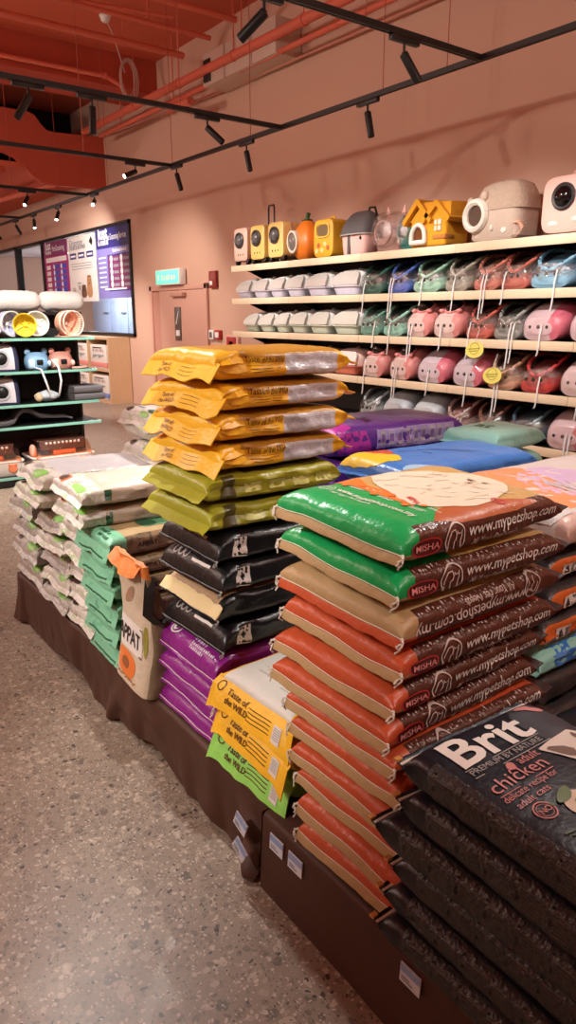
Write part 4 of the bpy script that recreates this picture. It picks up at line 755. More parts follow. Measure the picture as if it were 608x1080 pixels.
# ------------------------------------------------------------------ cloth covered plinths
M_cloth = mat('brown_cloth', (76, 46, 33), .55, var=.08, vs=4, bump=.12, bs=300, spec=.35)
def plinth(label, x0, x1, y0, folds, hem, seed, z=.25, y1=2.9):
    nx, m = int((x1 - x0) / .012), MB(M_cloth); rows = []; NZ = 22
    def front(x, k):                       # k 0 top .. 1 hem
        lift = hem(x); zz = lerp(z - .012, lift, k)
        f = folds * (.15 + k) * (nz(x * 5 + seed, zz * 1.3) * .6 + nz(x * 13 + zz * 4, seed, zz * 2) * .3 + .25 * nz(x * 3 - zz * 6, zz * 5, seed))
        f += folds * .5 * nz(x * 4 + zz * 9, zz * 2 + 4, seed) * k
        if folds > .02: f += .035 * k * (exp(-((x + 2.42 + .1 * k) / .05) ** 2) + 1.3 * exp(-((x + 1.52 - .05 * k) / .06) ** 2) * (1 + .6 * sin(zz * 60 + x * 30)))
        return (x, y0 - .006 - .012 * k - abs(f) * .6 - f * .4, zz)
    xs = [lerp(x0, x1, i / nx) for i in range(nx + 1)]
    rows.append([(x, y1, z) for x in xs]); rows += [[(x, lerp(y1, y0, j / 12), z + .004 * nz(x * 4, j, seed) * (1 if 0 < j < 12 else 0)) for x in xs] for j in range(1, 12)]
    rows += [[(x, y0 + .01, z) for x in xs], [(x, y0, z - .004) for x in xs]] + [[front(x, k / NZ) for x in xs] for k in range(NZ + 1)]
    # end skirts: walk the left end, then the right
    left = [(x0, lerp(y1, y0, j / 20)) for j in range(21)]
    m.loft(rows, closed=False)
    for xe, sg in ((x0, -1), (x1, 1)):
        m.loft([[(xe + sg * (.004 + .02 * k / 8 * (1 + nz(y * 5, k * .2, seed))), y, lerp(z, .004, k / 8)) for y in [lerp(y1, y0 - .006, j / 40) for j in range(41)]] for k in range(9)], closed=False)
    m.loft([[(x, y1 + .012 * k / 4, lerp(z, .003, k / 4)) for x in xs] for k in range(5)], closed=False)
    t = thing('cloth_covered_plinth', label, 'plinth', (0, 0, 0), 0, 'brown cloth covered plinths'); m.build('cloth_cover', t, ang=60)
    MB(M_birch).box(x0 + .02, x1 - .02, y0 + .02, y1 - .02, .1, z - .006).box(x0 + .05, x1 - .05, y0 + .06, y0 + .16, 0, .1).box(x0 + .05, x1 - .05, y1 - .16, y1 - .06, 0, .1).build('platform', t, ang=0)
    return t
def hem1(x):
    h = .006 + .03 * max(0, nz(x * 3.1, 2.2)) + .02 * max(0, nz(x * 8, 1))
    return h + .05 * exp(-((x + 2.12) / .16) ** 2) + .05 * exp(-((x + 2.95) / .2) ** 2) + .045 * exp(-((x + 1.75) / .1) ** 2)
plinth('low plinth under a loosely draped brown cloth, farther from the camera', -3.8, -1.43, .995, .06, hem1, 3.3)
plinth('low plinth under a tight dark brown cloth, nearest the camera', -1.41, .6, .965, .006, lambda x: .004, 8.1)
pc = mat('tag_paper', (216, 218, 226), .5); pcb = ink('tag_blue', (150, 168, 210)); pct = ink('tag_text', (90, 96, 110))
for x, y, z, rr, l in ((-1.475, .925, .185, .35, 'upper of two white price cards on the cloth corner between the plinths'), (-1.45, .905, .125, .55, 'lower of two white price cards on the cloth corner between the plinths'), (-1.335, .952, .192, .0, 'white price card below the green bag end on the near plinth'), (-1.25, .952, .192, .0, 'white price card below the red bags on the near plinth'), (-.83, .952, .19, .0, 'white price card below the dark cat food bags')):
    t = thing('price_card', l, 'price tag', (x, y, z), 0, 'white price cards', (R(-4), rr, 0)); MB(pc).box(-.03, .03, -.0015, .0015, -.024, .024).build('card', t, ang=0)
    d = Decal(plane_fn((-.03, -.0016, -.024), (1, 0, 0), (0, 0, 1)), .2); d.rect(.002, .058, .028, .046, pcb).rect(.006, .04, .008, .011, pct).rect(.006, .03, .015, .018, pct); d.build('print', t)

# ------------------------------------------------------------------ big bags, from the camera to the far end
GR, RED, TAN, KRAFT, BROWN = (plastic('bag_green', (22, 160, 84), .3), plastic('bag_rust', (198, 84, 48), .33), plastic('bag_tan', (198, 158, 96), .3), plastic('bag_kraft', (184, 150, 104), .45), plastic('bag_brown', (88, 46, 34), .28, bump=.6, bs=45))
DKFLAP = plastic('bag_darkflap', (56, 32, 26), .35); CORD = mat('stitch_cord', (228, 216, 200), .8)
i_w = ink('print_white', (238, 228, 220)); i_wb = ink('print_offwhite', (214, 196, 186)); i_or = ink('orange', (226, 120, 50)); i_cat = ink('cat_cream', (226, 208, 184)); i_cat2 = ink('cat_shade', (214, 194, 166)); i_dk = ink('dark_brown', (60, 36, 26)); i_red = ink('logo_red', (206, 60, 60)); i_rd = ink('logo_maroon', (92, 26, 28)); i_rust = ink('rust', (176, 88, 40))
sil = plastic('painted_glint', (216, 200, 190), .25)
def pet_logo(d, c, r, m, fn, rot=0):
    d.ring(c, r, r * .1, m, 2, fn=fn)
    a = [(-.62, -.75), (-.7, -.1), (-.45, .55), (-.1, .6), (.1, .25), (.05, -.1), (-.15, -.2), (-.05, -.75)]; b = [(.1, .5), (.25, .3), (.5, .3), (.62, .52), (.66, .05), (.5, -.25), (.6, -.7)]
    for q in (a, b): d.stroke([(c[0] + x * r * cos(rot) - y * r * sin(rot), c[1] + x * r * sin(rot) + y * r * cos(rot)) for x, y in q], r * .1, m, 2, fn=fn)
def sewn(mb_mats, bag, t, flap, cord, dangle=(.05, .04), ends=(0, 1), ln=.02, droop=-.35, seed=0, tp=.5):
    for e in ends:
        f = MB(flap, cord); path = bag.seam(f, e, ln, droop, tp=tp); thread(f, path, 1, .0015, dangle if e == 0 else (0, 0), seed); f.build('sewn_seam', t)
def misha(label, grp, x, y, z, H, kind, roll=0, rz=0, seed=1, W=.42, L=.55, full=False):
    t = place_bag('cat_litter_bag', label, grp, x, y, z, rz, roll); b = Bag(L, W, H, T=.08, e=.46, seed=seed, amp=.006, crump=.0026, g=.003, wave=.009, sm=.08)
    top = {'green': GR, 'red': RED, 'flip': KRAFT}[kind]; mats = [top, KRAFT if kind != 'flip' else RED, BROWN, TAN]
    yb = .19
    def fn(u, f, s):
        if f == 't': return 0 if (u * L < yb or kind != 'green') else 3
        if f == 'b': return 1
        if f in 'pm': return 2 if u * L > .055 else (0 if s > -.15 else 1)
    b.mesh(mats, fn, ub=(yb / L, .055 / L)).build('sack', t, ang=50)
    sewn(None, b, t, KRAFT if kind != 'flip' else RED, CORD, ends=(0,), seed=seed, ln=.009, droop=-2.3, tp=.15, dangle=(.035, .03))
    f = MB(DKFLAP); b.seam(f, 1, .03, .25); f.build('end_flap', t)
    d = Decal(b.side)
    if kind != 'flip':
        zc = H * .48; d.text('www.mypetshop.com', .042, i_w, (.212, zc - .004), bold=.008, lift=3, fit=.315); d.text('All Your Pet Needs', .02, i_wb, (.225, zc - .027), lift=3)
        pet_logo(d, (.165, zc), min(.033, H * .42), i_wb, None); rr = smooth_poly([(.035, zc - .022), (.12, zc - .022), (.12, zc + .016), (.035, zc + .016)], 2)
        d.poly(rr, i_rd, 1); d.stroke(rr, .003, i_red, 2, closed=True); d.text('MISHA', .023, ink('logo_pink', (232, 150, 146)), (.043, zc - .011), bold=.005, lift=4, fit=.07)
    else:
        zc = H * .52; d.text('www.mypetshop.com.my', .044, i_wb, (.43, zc + .006), rot=pi, bold=.006, sx=.85); d.text('All Your Pet Needs', .022, i_wb, (.38, zc + .03), rot=pi); pet_logo(d, (.45, zc + .006), .03, i_wb, None, pi)
    rs = random.Random(seed + 40)
    for k in range(40):                       # pale specks painting glints of light along the upper edge
        yy = .06 + (L - .1) * (k + rs.random() * .6) / 40; zz = H * (.84 + .06 * rs.random()); w = rs.uniform(.0008, .004); d.poly([(yy - w, zz), (yy - w * .3, zz + .003 * rs.random()), (yy + w, zz + .002 * rs.random()), (yy + w * .2, zz - .003 * rs.random())], sil, 1)
    tp = b.top
    if kind in ('green', 'red'):
        d.text('www.mypetshop.com.my', .026, i_w, (-.105, .118), bold=.012, fn=tp, fit=.25, lift=3); d.text('All Your Pet Needs', .017, i_w, (-.105, .098), bold=.005, fn=tp, lift=3); pet_logo(d, (-.135, .118), .02, i_w, tp)
    if full:
        d.poly([(-.205, .18), (-.205, .32), (-.17, .25), (-.1, .215), (.0, .225), (.06, .21), (.09, .18)], i_or, 1, fn=tp)
        d.poly([(.2, .12), (.205, .5), (.17, .46), (.14, .3), (.12, .22)], i_rust, 1, fn=tp, sm=1)
        rc = random.Random(5); cat = [(.02, .205), (.08, .19), (.12, .22), (.15, .28), (.165, .34), (.15, .4), (.13, .45), (.1, .49), (.075, .525), (.05, .5), (.02, .505), (-.005, .535), (-.03, .5), (-.06, .46), (-.1, .44), (-.14, .4), (-.16, .34), (-.15, .28), (-.1, .24), (-.05, .235)]
        fur = []
        for i_, (x_, y_) in enumerate(cat):
            x2, y2 = cat[(i_ + 1) % len(cat)]
            for q in range(3): s_ = q / 3; j = .007 * (1 if q % 2 else -1) * rc.random(); fur.append((lerp(x_, x2, s_) + j, lerp(y_, y2, s_) + j * .7))
        d.poly(fur, i_cat, 2, fn=tp)
        furs = (i_cat2, ink('fur_warm', (218, 199, 174)), ink('fur_light', (234, 219, 197)))
        for q in range(46):
            x_, y_ = rc.uniform(-.12, .13), rc.uniform(.24, .44); an = rc.gauss(1.0, .5); l_ = rc.uniform(.015, .045)
            d.stroke([(x_, y_), (x_ + l_ * .5 * cos(an), y_ + l_ * .5 * sin(an)), (x_ + l_ * cos(an + .3), y_ + l_ * sin(an + .3))], rc.uniform(.003, .007), furs[q % 3], 3, fn=tp)
        for xx in (.015, .06): d.disc((xx, .462), .0085, i_dk, 4, .006, fn=tp); d.stroke([(xx - .012, .47), (xx, .474), (xx + .012, .469)], .003, ink('lid', (150, 120, 90)), 4, fn=tp)
        d.disc((.036, .438), .006, ink('nose_pink', (190, 120, 100)), 4, .005, fn=tp); d.stroke([(.026, .426), (.036, .43), (.046, .425)], .002, i_dk, 4, fn=tp)
        d.ring((.165, .38), .016, .004, i_red, 3, fn=tp); d.scribble(3, .018, i_red, (.152, .375), fn=tp, bold=.02, lift=3)
        for r_ in range(2):
            for c in range(3): xx, yy = -.1 + .1 * c - .03 * r_, .2 - .03 * r_; d.disc((xx, yy), .009, i_or, 3, fn=tp); d.rect(xx + .015, xx + .062, yy + .003, yy + .0055, i_w, fn=tp).rect(xx + .015, xx + .055, yy - .003, yy - .0005, i_w, fn=tp)
        d.text('MISHA', .02, i_red, (.03, .215), rot=-.4, fn=tp, bold=.02, lift=3)
    d.build('print', t); return t
G = 'sewn cat litter bags in the tall green and rust stack'
zt = [.25, .33, .405, .475, .545, .615, .68, .755, .84, .93, 1.02, 1.108, 1.2]
lab = ['rust bag at the very bottom of the tall green and rust stack', 'glossy rust bag second from the bottom of the tall stack', 'rust bag third from the bottom of the tall stack', 'rust bag fourth from the bottom, beside the yellow bag ends', 'rust bag fifth from the bottom of the tall stack', 'rust bag sixth from the bottom, level with the purple bags', 'rust bag sixth from the top of the tall green and rust stack', 'rust bag fifth from the top of the tall stack', 'rust bag fourth from the top, right under the flipped kraft bag', 'flipped bag with kraft face up, third from the top of the tall stack', 'green bag second from the top of the tall stack', 'green bag with a cream cat picture, topmost of the tall stack']
xo = [-1.065, -1.07, -1.085, -1.1, -1.115, -1.13, -1.155, -1.15, -1.14, -1.13, -1.145, -1.14]
yo = [.975, .97, .985, .975, .985, .98, .965, .97, .985, .97, .975, .97]
for i in range(12):
    k = 'green' if i > 9 else 'flip' if i == 9 else 'red'
    misha(lab[i], G, xo[i], yo[i], zt[i], zt[i + 1] - zt[i] + .002, k, roll=R(2.2) if i > 5 else 0, rz=R(rnd.uniform(-2, 2)), seed=i + 1, W=.42 if i > 5 else .40, full=i == 11)

# dark cat food bags (lying along the plinth, picture side up)
BN = plastic('brit_black', (20, 21, 30), .36, bump=.25); BS = plastic('brit_spine', (52, 48, 48), .4, bump=.5, bs=90); BT = plastic('brit_top', (26, 25, 34), .34, bump=.2)
i_bw = ink('cream_white', (232, 222, 212)); i_bp = ink('soft_pink', (206, 132, 128)); i_bg = ink('pale_grey', (170, 164, 160)); i_bl = ink('blue_glow', (60, 76, 140)); i_leaf = ink('leaf_green', (96, 116, 60)); i_leaf2 = ink('herb_green', (70, 92, 50)); i_apple = ink('apple', (226, 206, 180)); i_meat = ink('meat', (214, 160, 136)); i_ear = ink('ear_brown', (120, 92, 80)); i_fur = ink('fur_white', (222, 208, 194)); i_line = ink('spine_line', (88, 80, 76)); i_sep = ink('spine_dark', (16, 15, 18))
def brit(label, x, y, z, H, rz=0, seed=0, L=.66, W=.40, face=False):
    t = place_bag('cat_food_bag', label, 'dark cat food bags in the near stack', x, y, z, -pi / 2 + rz); b = Bag(L, W, H, T=.05, e=.55, seed=seed + 30, amp=.004, crump=.003, g=.002, p=4.6, wave=.006)
    b.mesh([BT, BN, BS], lambda u, f, s: 0 if f == 't' else (2 if f == 'p' and .06 < u * L and u < .97 else 1), ub=(.06 / L,)).build('sack', t, ang=50)
    f = MB(BN, mat('seam_tape', (206, 190, 176), .5)); pth = b.seam(f, 0, .022, .2); f.ribbon([p + Vector((0, .004, .0015)) for p in pth], (0, .007, 0), .0012, 1); f.build('sewn_seam', t)
    MB(mat('tear_tab', (214, 150, 84), .5)).box(-.008, .008, -.012, .0, -.003, .003).build('tear_tab', t, tuple(pth[-1] + Vector((-.006, -.006, .003))))
    d = Decal(b.side); zc, hh = H * .5, H * .36; nb = 8
    for k in range(nb):
        y0 = .075 + k * (L - .1) / nb; y1 = y0 + (L - .1) / nb - .008
        d.stroke([(y0, zc - hh), (y0 + .004, zc), (y0 + .002, zc + hh)], .005, i_sep, 3)
        for q in range(9): zz = zc - hh * .8 + hh * 1.6 * q / 8; d.stroke([(lerp(y0, y1, .12), zz), (lerp(y0, y1, rnd.uniform(.6, .95)), zz + .001)], .0013, i_line, 2)
    if face:
        tp, r0 = b.top, pi; d.mx = .01
        tx = lambda s, size, m, a, y, **k: d.text(s, size, m, (a, y), rot=pi, fn=lambda x_, y_, l_=0: b.top(x_, y_ + .04, l_), **k)
        tq = lambda x_, y_, l_=0: b.top(x_, y_ + .04, l_)
        d.poly([(-.19, .0), (-.08, .0), (-.06, .1), (-.12, .25), (-.19, .3)], ink('blue_grey', (62, 60, 66)), 1, fn=tq, sm=2); d.poly([(-.16, .3), (.0, .28), (.12, .32), (.14, .6), (-.16, .6)], ink('deep_blue', (32, 38, 74)), 1, fn=tq, sm=2)
        tx('Brit', .118, i_bw, .152, .094, bold=.022, fit=.225, lift=3)
        d.stroke([(.15, .101), (-.075, .101)], .002, i_bg, 3, fn=tq); tx('PREMIUM BY NATURE', .0215, i_bg, .147, .1205, fit=.21, lift=3); d.stroke([(.15, .127), (-.08, .127)], .002, i_bg, 3, fn=tq)
        tx('adult', .032, i_bp, .045, .15, lift=3, fit=.062); tx('chicken', .046, i_bp, .155, .182, fit=.155, lift=3); d.poly([(.085, .15), (.07, .13), (.055, .135), (.06, .15), (.068, .157)], i_bp, 3, fn=tq, sm=1); d.stroke([(.083, .15), (.088, .16)], .004, i_bp, 3, fn=tq)
        d.stroke([(.155, .19), (-.0, .19)], .002, i_bp, 3, fn=tq); tx('delicate recipe for', .022, i_bp, .158, .208, fit=.15, lift=3); tx('adult cats', .022, i_bp, .15, .23, fit=.09, lift=3)
        d.ring((.118, .258), .021, .003, i_bp, 3, fn=tq); d.ring((.118, .258), .0155, .0012, i_bp, 3, fn=tq); tx('NO', .018, i_bp, .13, .264, bold=.02, lift=3)
        for q in ([(-.1, .012), (-.135, .03), (-.155, .02), (-.13, .008)], [(-.12, .02), (-.16, .05), (-.175, .04), (-.145, .02)]): d.poly(q, i_bp, 3, fn=tq, sm=1)
        d.poly([(-.19, .16), (-.15, .135), (-.138, .118), (-.122, .15), (-.105, .16), (-.03, .132), (-.028, .145), (-.06, .19), (-.09, .235), (-.1, .27), (-.14, .3), (-.19, .3)], i_fur, 3, fn=tq, sm=1)
        d.poly([(-.14, .128), (-.128, .152), (-.15, .155)], i_ear, 4, fn=tq, sm=1); d.poly([(-.035, .136), (-.095, .166), (-.08, .2), (-.055, .18)], i_ear, 4, fn=tq, sm=1); d.disc((-.12, .212), .011, blu, 4, fn=tq); d.disc((-.175, .2), .011, blu, 4, fn=tq); d.poly([(-.195, .24), (-.15, .23), (-.14, .27), (-.17, .3), (-.195, .3)], i_ear, 4, fn=tq, sm=2)
        d.disc((.02, .36), .085, i_bl, 2, fn=tq); d.disc((.045, .285), .036, i_apple, 3, fn=tq); d.poly([(.09, .262), (.06, .24), (.03, .235), (.035, .255), (.06, .27)], i_leaf, 4, fn=tq, sm=2); d.disc((.05, .278), .005, i_dk, 5, fn=tq); d.disc((.096, .256), .005, i_leaf, 4, fn=tq)
        for q in range(9): d.stroke([(.04, .35), (.07 + .003 * q, .325 + .006 * q), (.11 + .008 * abs(q - 4), .315 + .01 * q)], .004, i_leaf2, 3, fn=tq)
        d.poly([(-.03, .31), (.01, .32), (.03, .36), (.01, .42), (-.06, .43)], i_meat, 4, fn=tq, sm=2); d.poly([(-.03, .39), (.02, .38), (.01, .44), (-.05, .44)], i_apple, 5, fn=tq, sm=2)
    d.build('print', t); return t
bl_ = [('lowest dark cat food bag of the near stack', -.905, 1.12, 0), ('dark cat food bag second from the bottom of the near stack', -.9, 1.135, .03), ('dark cat food bag third from the bottom of the near stack', -.885, 1.14, .01), ('dark cat food bag third from the top, jutting out with a white corner', -.925, 1.125, .02), ('dark cat food bag second from the top of the near stack', -.86, 1.135, .05), ('topmost dark cat food bag with a white cat and large white lettering', -.862, 1.135, .035)]
zb = [.25, .325, .4, .485, .572, .66, .752]
for i, (l, x, y, rz) in enumerate(bl_): brit(l, x, y, zb[i], zb[i + 1] - zb[i] + .001, -rz, i, face=i == 5)
bpy.data.objects['cat_food_bag'].name = 'cat_food_bag'

# purple, black, olive and yellow stack
PUR, BLK, OLV, YEL = plastic('bag_purple', (142, 34, 134), .28), plastic('bag_black', (26, 25, 27), .33), plastic('bag_olive', (166, 164, 44), .35), plastic('bag_yellow', (250, 190, 40), .38)
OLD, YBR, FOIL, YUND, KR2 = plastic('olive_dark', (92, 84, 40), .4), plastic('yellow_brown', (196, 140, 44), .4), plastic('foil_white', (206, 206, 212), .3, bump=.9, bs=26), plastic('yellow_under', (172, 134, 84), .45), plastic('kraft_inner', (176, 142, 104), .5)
i_y = ink('yellow_text', (92, 56, 24)); i_pw = ink('lilac_white', (222, 196, 222)); i_torn = mat('torn_paper', (236, 214, 160), .7); i_sh = ink('shade_foil', (166, 166, 176)); GP = 'bags in the purple, black, olive and yellow stack'
def purple(label, z, H, seed, first=False):
    t = place_bag('dog_food_bag', label, GP, -1.955 + rnd.uniform(-.008, .008), 1.02 + rnd.uniform(-.01, .008), z, R(rnd.uniform(-1.5, 1.5))); b = Bag(.5, .40, H, T=.09, e=.25, seed=seed, amp=.005, crump=.004, g=.008, pinch=.012, wave=.01)
    b.mesh([PUR, PUR], lambda u, f, s: 0).build('sack', t, ang=50); sewn(None, b, t, PUR, CORD, (.045, .05), (0,), .012, -.4, seed)
    d = Decal(b.side); zc = H * .5; d.rect(.27, .3, zc - H * .22, zc + H * .2, i_pw); d.rect(.31, .36, zc - H * .2, zc + H * .2, ink('lilac', (176, 110, 176))); d.scribble(8, .02, i_pw, (.37, zc), bold=.01)
    for k in range(4): d.rect(.275, .33, zc - H * .3 - .0015, zc - H * .3 + .0015, i_pw)
    if first: tp = b.top; d.ring((-.12, .075), .03, .006, i_w, fn=tp, ry=.022); d.disc((-.125, .075), .017, i_w, fn=tp, ry=.013); d.disc((-.118, .077), .01, ink('deep_purple', (80, 20, 90)), 2, fn=tp, ry=.008); d.scribble(5, .026, i_pw, (.01, .075), bold=.02, fn=tp, lift=3); d.scribble(13, .018, i_pw, (.01, .058), bold=.01, fn=tp, lift=3); d.scribble(8, .018, i_pw, (.01, .042), bold=.01, fn=tp, lift=3)
    d.build('print', t)
for (z, H, l) in ((.25, .068, 'lowest purple bag, resting on the brown cloth'), (.318, .068, 'purple bag second from the bottom of the mixed stack'), (.386, .07, 'purple bag just under the topmost purple one'), (.456, .1, 'topmost purple bag with white ring print, under the black bags')): purple(l, z, H, int(z * 100), z > .45)
def black(label, z, H, seed, kraft=False, top=False):
    t = place_bag('dog_food_bag', label, GP, -1.95 + rnd.uniform(-.008, .008), 1.045, z, R(rnd.uniform(-2, 2))); b = Bag(.5, .39, H, T=.09, e=.22, seed=seed, amp=.004, crump=.004, g=.006, pinch=.02)
    b.mesh([KR2 if kraft else BLK, BLK], lambda u, f, s: 0 if f == 't' else 1).build('sack', t, ang=50); sewn(None, b, t, BLK, mat('stitch_grey', (150, 146, 140), .8), (.0, .02), (0,), .01, -.2, seed)
    d = Decal(b.side); tp = b.top; zc = H * .5
    if kraft:
        d.scribble(7, .03, i_dk, (-.03, .085), bold=.02, fn=tp); f = MB(i_torn); n = 30; rr = []
        for i in range(n + 1): x = -.19 + .38 * i / n; a, c = b.top(x, .008, .003), b.top(x, .05 + .01 * nz(x * 30, 4), .004); rr.append([a, c + Vector((0, 0, .002)), c - Vector((0, 0, .001)), a - Vector((0, .012, .004))])
        f.loft(rr); f.build('torn_paper_strip', t)
    else:
        for k in range(3): d.ring((-.12 + .032 * k, .068), .013, .006, i_bg, fn=tp, ry=.016)
        d.rect(-.01, .1, .05, .06, i_bw, 2, fn=tp)
        d.poly([(.065, zc - H * .32), (.115, zc - H * .35), (.12, zc + H * .3), (.07, zc + H * .33)], i_bw); d.poly([(.085, zc), (.1, zc + .01), (.1, zc - .01)], BLK, 2); d.ring((.42, H * .62), .013, .004, i_bg); d.scribble(3, .03, i_bg, (.43, H * .3), bold=.02)
    d.build('print', t)
for (z, H, k, l) in ((.556, .1, False, 'lowest black bag, lying on the purple bags'), (.656, .1, True, 'black sided bag with kraft face and torn cream paper strip'), (.756, .1, False, 'black bag above the kraft faced one'), (.856, .098, False, 'topmost black bag, under the olive green bags')): black(l, z, H, int(z * 90), k, z > .8)
def olive(label, z, H, seed):
    t = place_bag('dog_food_bag', label, GP, -1.965, 1.02, z, R(-2 + 3 * (seed % 2))); b = Bag(.5, .41, H, T=.06, e=.45, seed=seed, amp=.006, crump=.008, g=.012, pinch=.02, sm=.15)
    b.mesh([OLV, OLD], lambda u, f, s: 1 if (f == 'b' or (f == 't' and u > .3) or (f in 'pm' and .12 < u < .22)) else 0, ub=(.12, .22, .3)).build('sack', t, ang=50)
    f = MB(OLV); b.seam(f, 0, .03, -.8); f.build('end_flap', t)
    d = Decal(b.side); i_ol = ink('olive_pale', (206, 206, 120))
    for k in range(4): d.rect(.14 + .09 * k, .2 + .09 * k, H * .3, H * .62, i_ol)
    d.build('print', t)
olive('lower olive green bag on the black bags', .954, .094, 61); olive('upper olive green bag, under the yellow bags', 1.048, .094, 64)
def yellow(label, x, y, z, H, seed, rz=0, grp=GP, L=.49, W=.43):
    t = place_bag('dog_food_bag', label, grp, x, y, z, rz, cat='bag'); b = Bag(L, W, H, T=.05, T2=.06, e=.5, seed=seed, amp=.006, crump=.009, g=.008, pinch=.026, wave=.014, sm=.12)
    b.mesh([YEL, YBR, FOIL, YUND], lambda u, f, s: 3 if f == 'b' else ((1 if u > .12 else 0) if f == 't' else (0 if (u < .2 or u > .92) else 1 if u < .51 and s > .5 else 0 if u < .51 else (2 if abs(s) < .6 else 1))), ub=(.12, .2, .51, .92), ns=12).build('sack', t, ang=50)
    f = MB(YEL, i_y); rings = []; n = 30; sd = seed
    for i in range(n + 1):
        xn = -1 + 2 * i / n; p = b.S(.0, xn, 0); w = .012 * nz(xn * 3, sd, 1); p = p + Vector((xn * .012, .006, .007))
        q = p + Vector((0, -.036 + w, -.05 + .014 * nz(xn * 2.2, sd, 4))); rings.append([p + Vector((0, .0, .0015)), q + Vector((0, -.001, .0015)), q - Vector((0, -.001, .0015)), p - Vector((0, -.001, .0015))])
    f.loft(rings); f.build('end_flap', t)
    def fl(a, c, l=0):
        i = clamp((a / (W / 2) + 1) / 2 * n, 0, n - 1e-4); k = int(i); r0, r1 = Vector(rings[k][0]), Vector(rings[min(k + 1, n)][0]); q0, q1 = Vector(rings[k][1]), Vector(rings[min(k + 1, n)][1]); s = i - k
        return r0.lerp(r1, s).lerp(q0.lerp(q1, s), clamp(-c / .058, 0, 1)) + Vector((0, -.9, .45)) * l
    d = Decal(b.side); d.text('Taste of', .02, i_y, (-.11, -.027), bold=.01, fn=fl, lift=3); d.text('the WILD', .019, i_y, (-.11, -.046), bold=.01, fn=fl, lift=3)
    for k in range(3): d.rect(.01, .1, -.02 - .012 * k, -.0185 - .012 * k, i_y, fn=fl)
    g_ = MB(YEL); pp = [b.side(y, H * zq) for y, zq in ((.02, .62), (.05, .74), (.085, .78), (.112, .7))]; pl = [b.side(y, H * zq) for y, zq in ((.02, .4), (.05, .28), (.085, .24), (.112, .32))]; out = (.004, .024, .014, .002)
    g_.loft([[p, p.lerp(q, .35) + Vector((o_, 0, -.002)), p.lerp(q, .6) + Vector((o_ * .3, 0, .004)), q + Vector((o_ * .6, 0, 0)), p.lerp(q, .5) - Vector((.006, 0, 0))] for p, q, o_ in zip(pp, pl, out)]); g_.build('gusset_fold', t)
    f2 = MB(YEL); p2 = [b.S(1, -1 + 2 * i / 20, 0) for i in range(21)]
    f2.loft([[p + Vector((0, -.004, .001)), p + Vector((0, .03, .012 * nz(i * .3, sd) - .008)), p + Vector((0, .03, .012 * nz(i * .3, sd) - .011)), p + Vector((0, -.004, -.002))] for i, p in enumerate(p2)]); f2.build('far_end_flap', t)
    d.text('Taste of the Wild', .027, i_y, (.118, H * .57), bold=.006, fit=.125, lift=5); d.rect(.12, .235, H * .46, H * .47, i_y); d.rect(.125, .23, H * .36, H * .38, i_y); d.rect(.13, .22, H * .27, H * .29, i_y)
    for k in range(5):
        for q in range(5): d.rect(.262 + .036 * k, .262 + .036 * k + .02, H * (.28 + .09 * q), H * (.28 + .09 * q) + .0013, i_sh)
        d.rect(.284 + .036 * k, .2855 + .036 * k, H * .25, H * .72, i_sh)
    d.build('print', t); return t
for z, H, x, r, l in ((1.142, .09, -1.965, 1, 'lowest of the four yellow bags, lying on the olive bags'), (1.232, .09, -1.965, -1, 'second yellow bag from the bottom of the four'), (1.322, .09, -1.95, 2, 'second yellow bag from the top of the four'), (1.412, .094, -1.96, -1, 'topmost yellow bag, crowning the mixed stack')): yellow(l, x, 1.05, z, H, int(z * 77), R(r))

# three bags with printed end flaps between the purple and the rust stack
def flapbag(label, z, H, x, col, seed, white=False, rz=0):
    m = {'y': YEL, 'g': plastic('bag_lime', (150, 218, 98), .4)}[col]; t = place_bag('dog_food_bag', label, 'bags with printed end flaps between the purple and rust stacks', x, 1.03, z, rz); W = .39; b = Bag(.5, W, H, T=.05, e=.7, seed=seed, amp=.004, wave=.006)
    b.mesh([plastic('flap_white', (222, 218, 208), .45) if white else m, YUND, m], lambda u, f, s: 0 if f == 't' else 1 if f == 'b' else 2).build('sack', t, ang=50)
    n = 30; rings = []
    for i in range(n + 1):
        xn = -1 + 2 * i / n; p = b.S(0, xn * .985, 0) + Vector((0, .004, .006)); w = .008 * nz(xn * 3.5, seed); ln = .078 + .022 * abs(xn) ** 6
        rings.append([p + Vector((0, .004, 0)), p + Vector((xn * .004, -.026 + w * .5, -.02)), p + Vector((xn * .012, -.052 + w, -ln)), p + Vector((xn * .012, -.049 + w, -ln)), p + Vector((xn * .004, -.022 + w * .5, -.021)), p + Vector((0, .006, -.004))])
    f = MB(m); f.loft(rings); fo = f.build('end_flap', t)
    def fl(a, c, l=0):
        i = clamp((a / (W / 2) + 1) / 2 * n, 0, n - 1e-4); k = int(i); s = i - k; g = lambda j: Vector(rings[k][j]).lerp(Vector(rings[min(k + 1, n)][j]), s); v = -c
        q = g(0).lerp(g(1), v / .036) if v < .036 else g(1).lerp(g(2), (v - .036) / .064)
        return q + Vector((0, -.92, .4)) * l
    d = Decal(fl); d.text('Taste of', .03, i_y, (-.11, -.045), bold=.012, lift=3); d.text('the WILD', .027, i_y, (-.11, -.073), bold=.02, lift=3)
    for k in range(4): d.rect(.0, .105, -.04 - .012 * k, -.037 - .012 * k, i_y, 2)
    d.rect(.12, .155, -.082, -.035, i_bw, 2)
    for k in range(6): d.rect(.124, .151, -.044 - .0055 * k, -.0415 - .0055 * k, i_bg, 3)
    d.ring((-.15, -.03), .016, .004, i_y, 2)
    if white:
        for k in range(7): d.rect(.03, .15, .08 + .018 * k, .083 + .018 * k, i_bg, 2, fn=b.top)
        for k in range(3): d.rect(-.1, .0, .1 + .03 * k, .103 + .03 * k, i_bg, 2, fn=b.top)
    d.build('print', t)
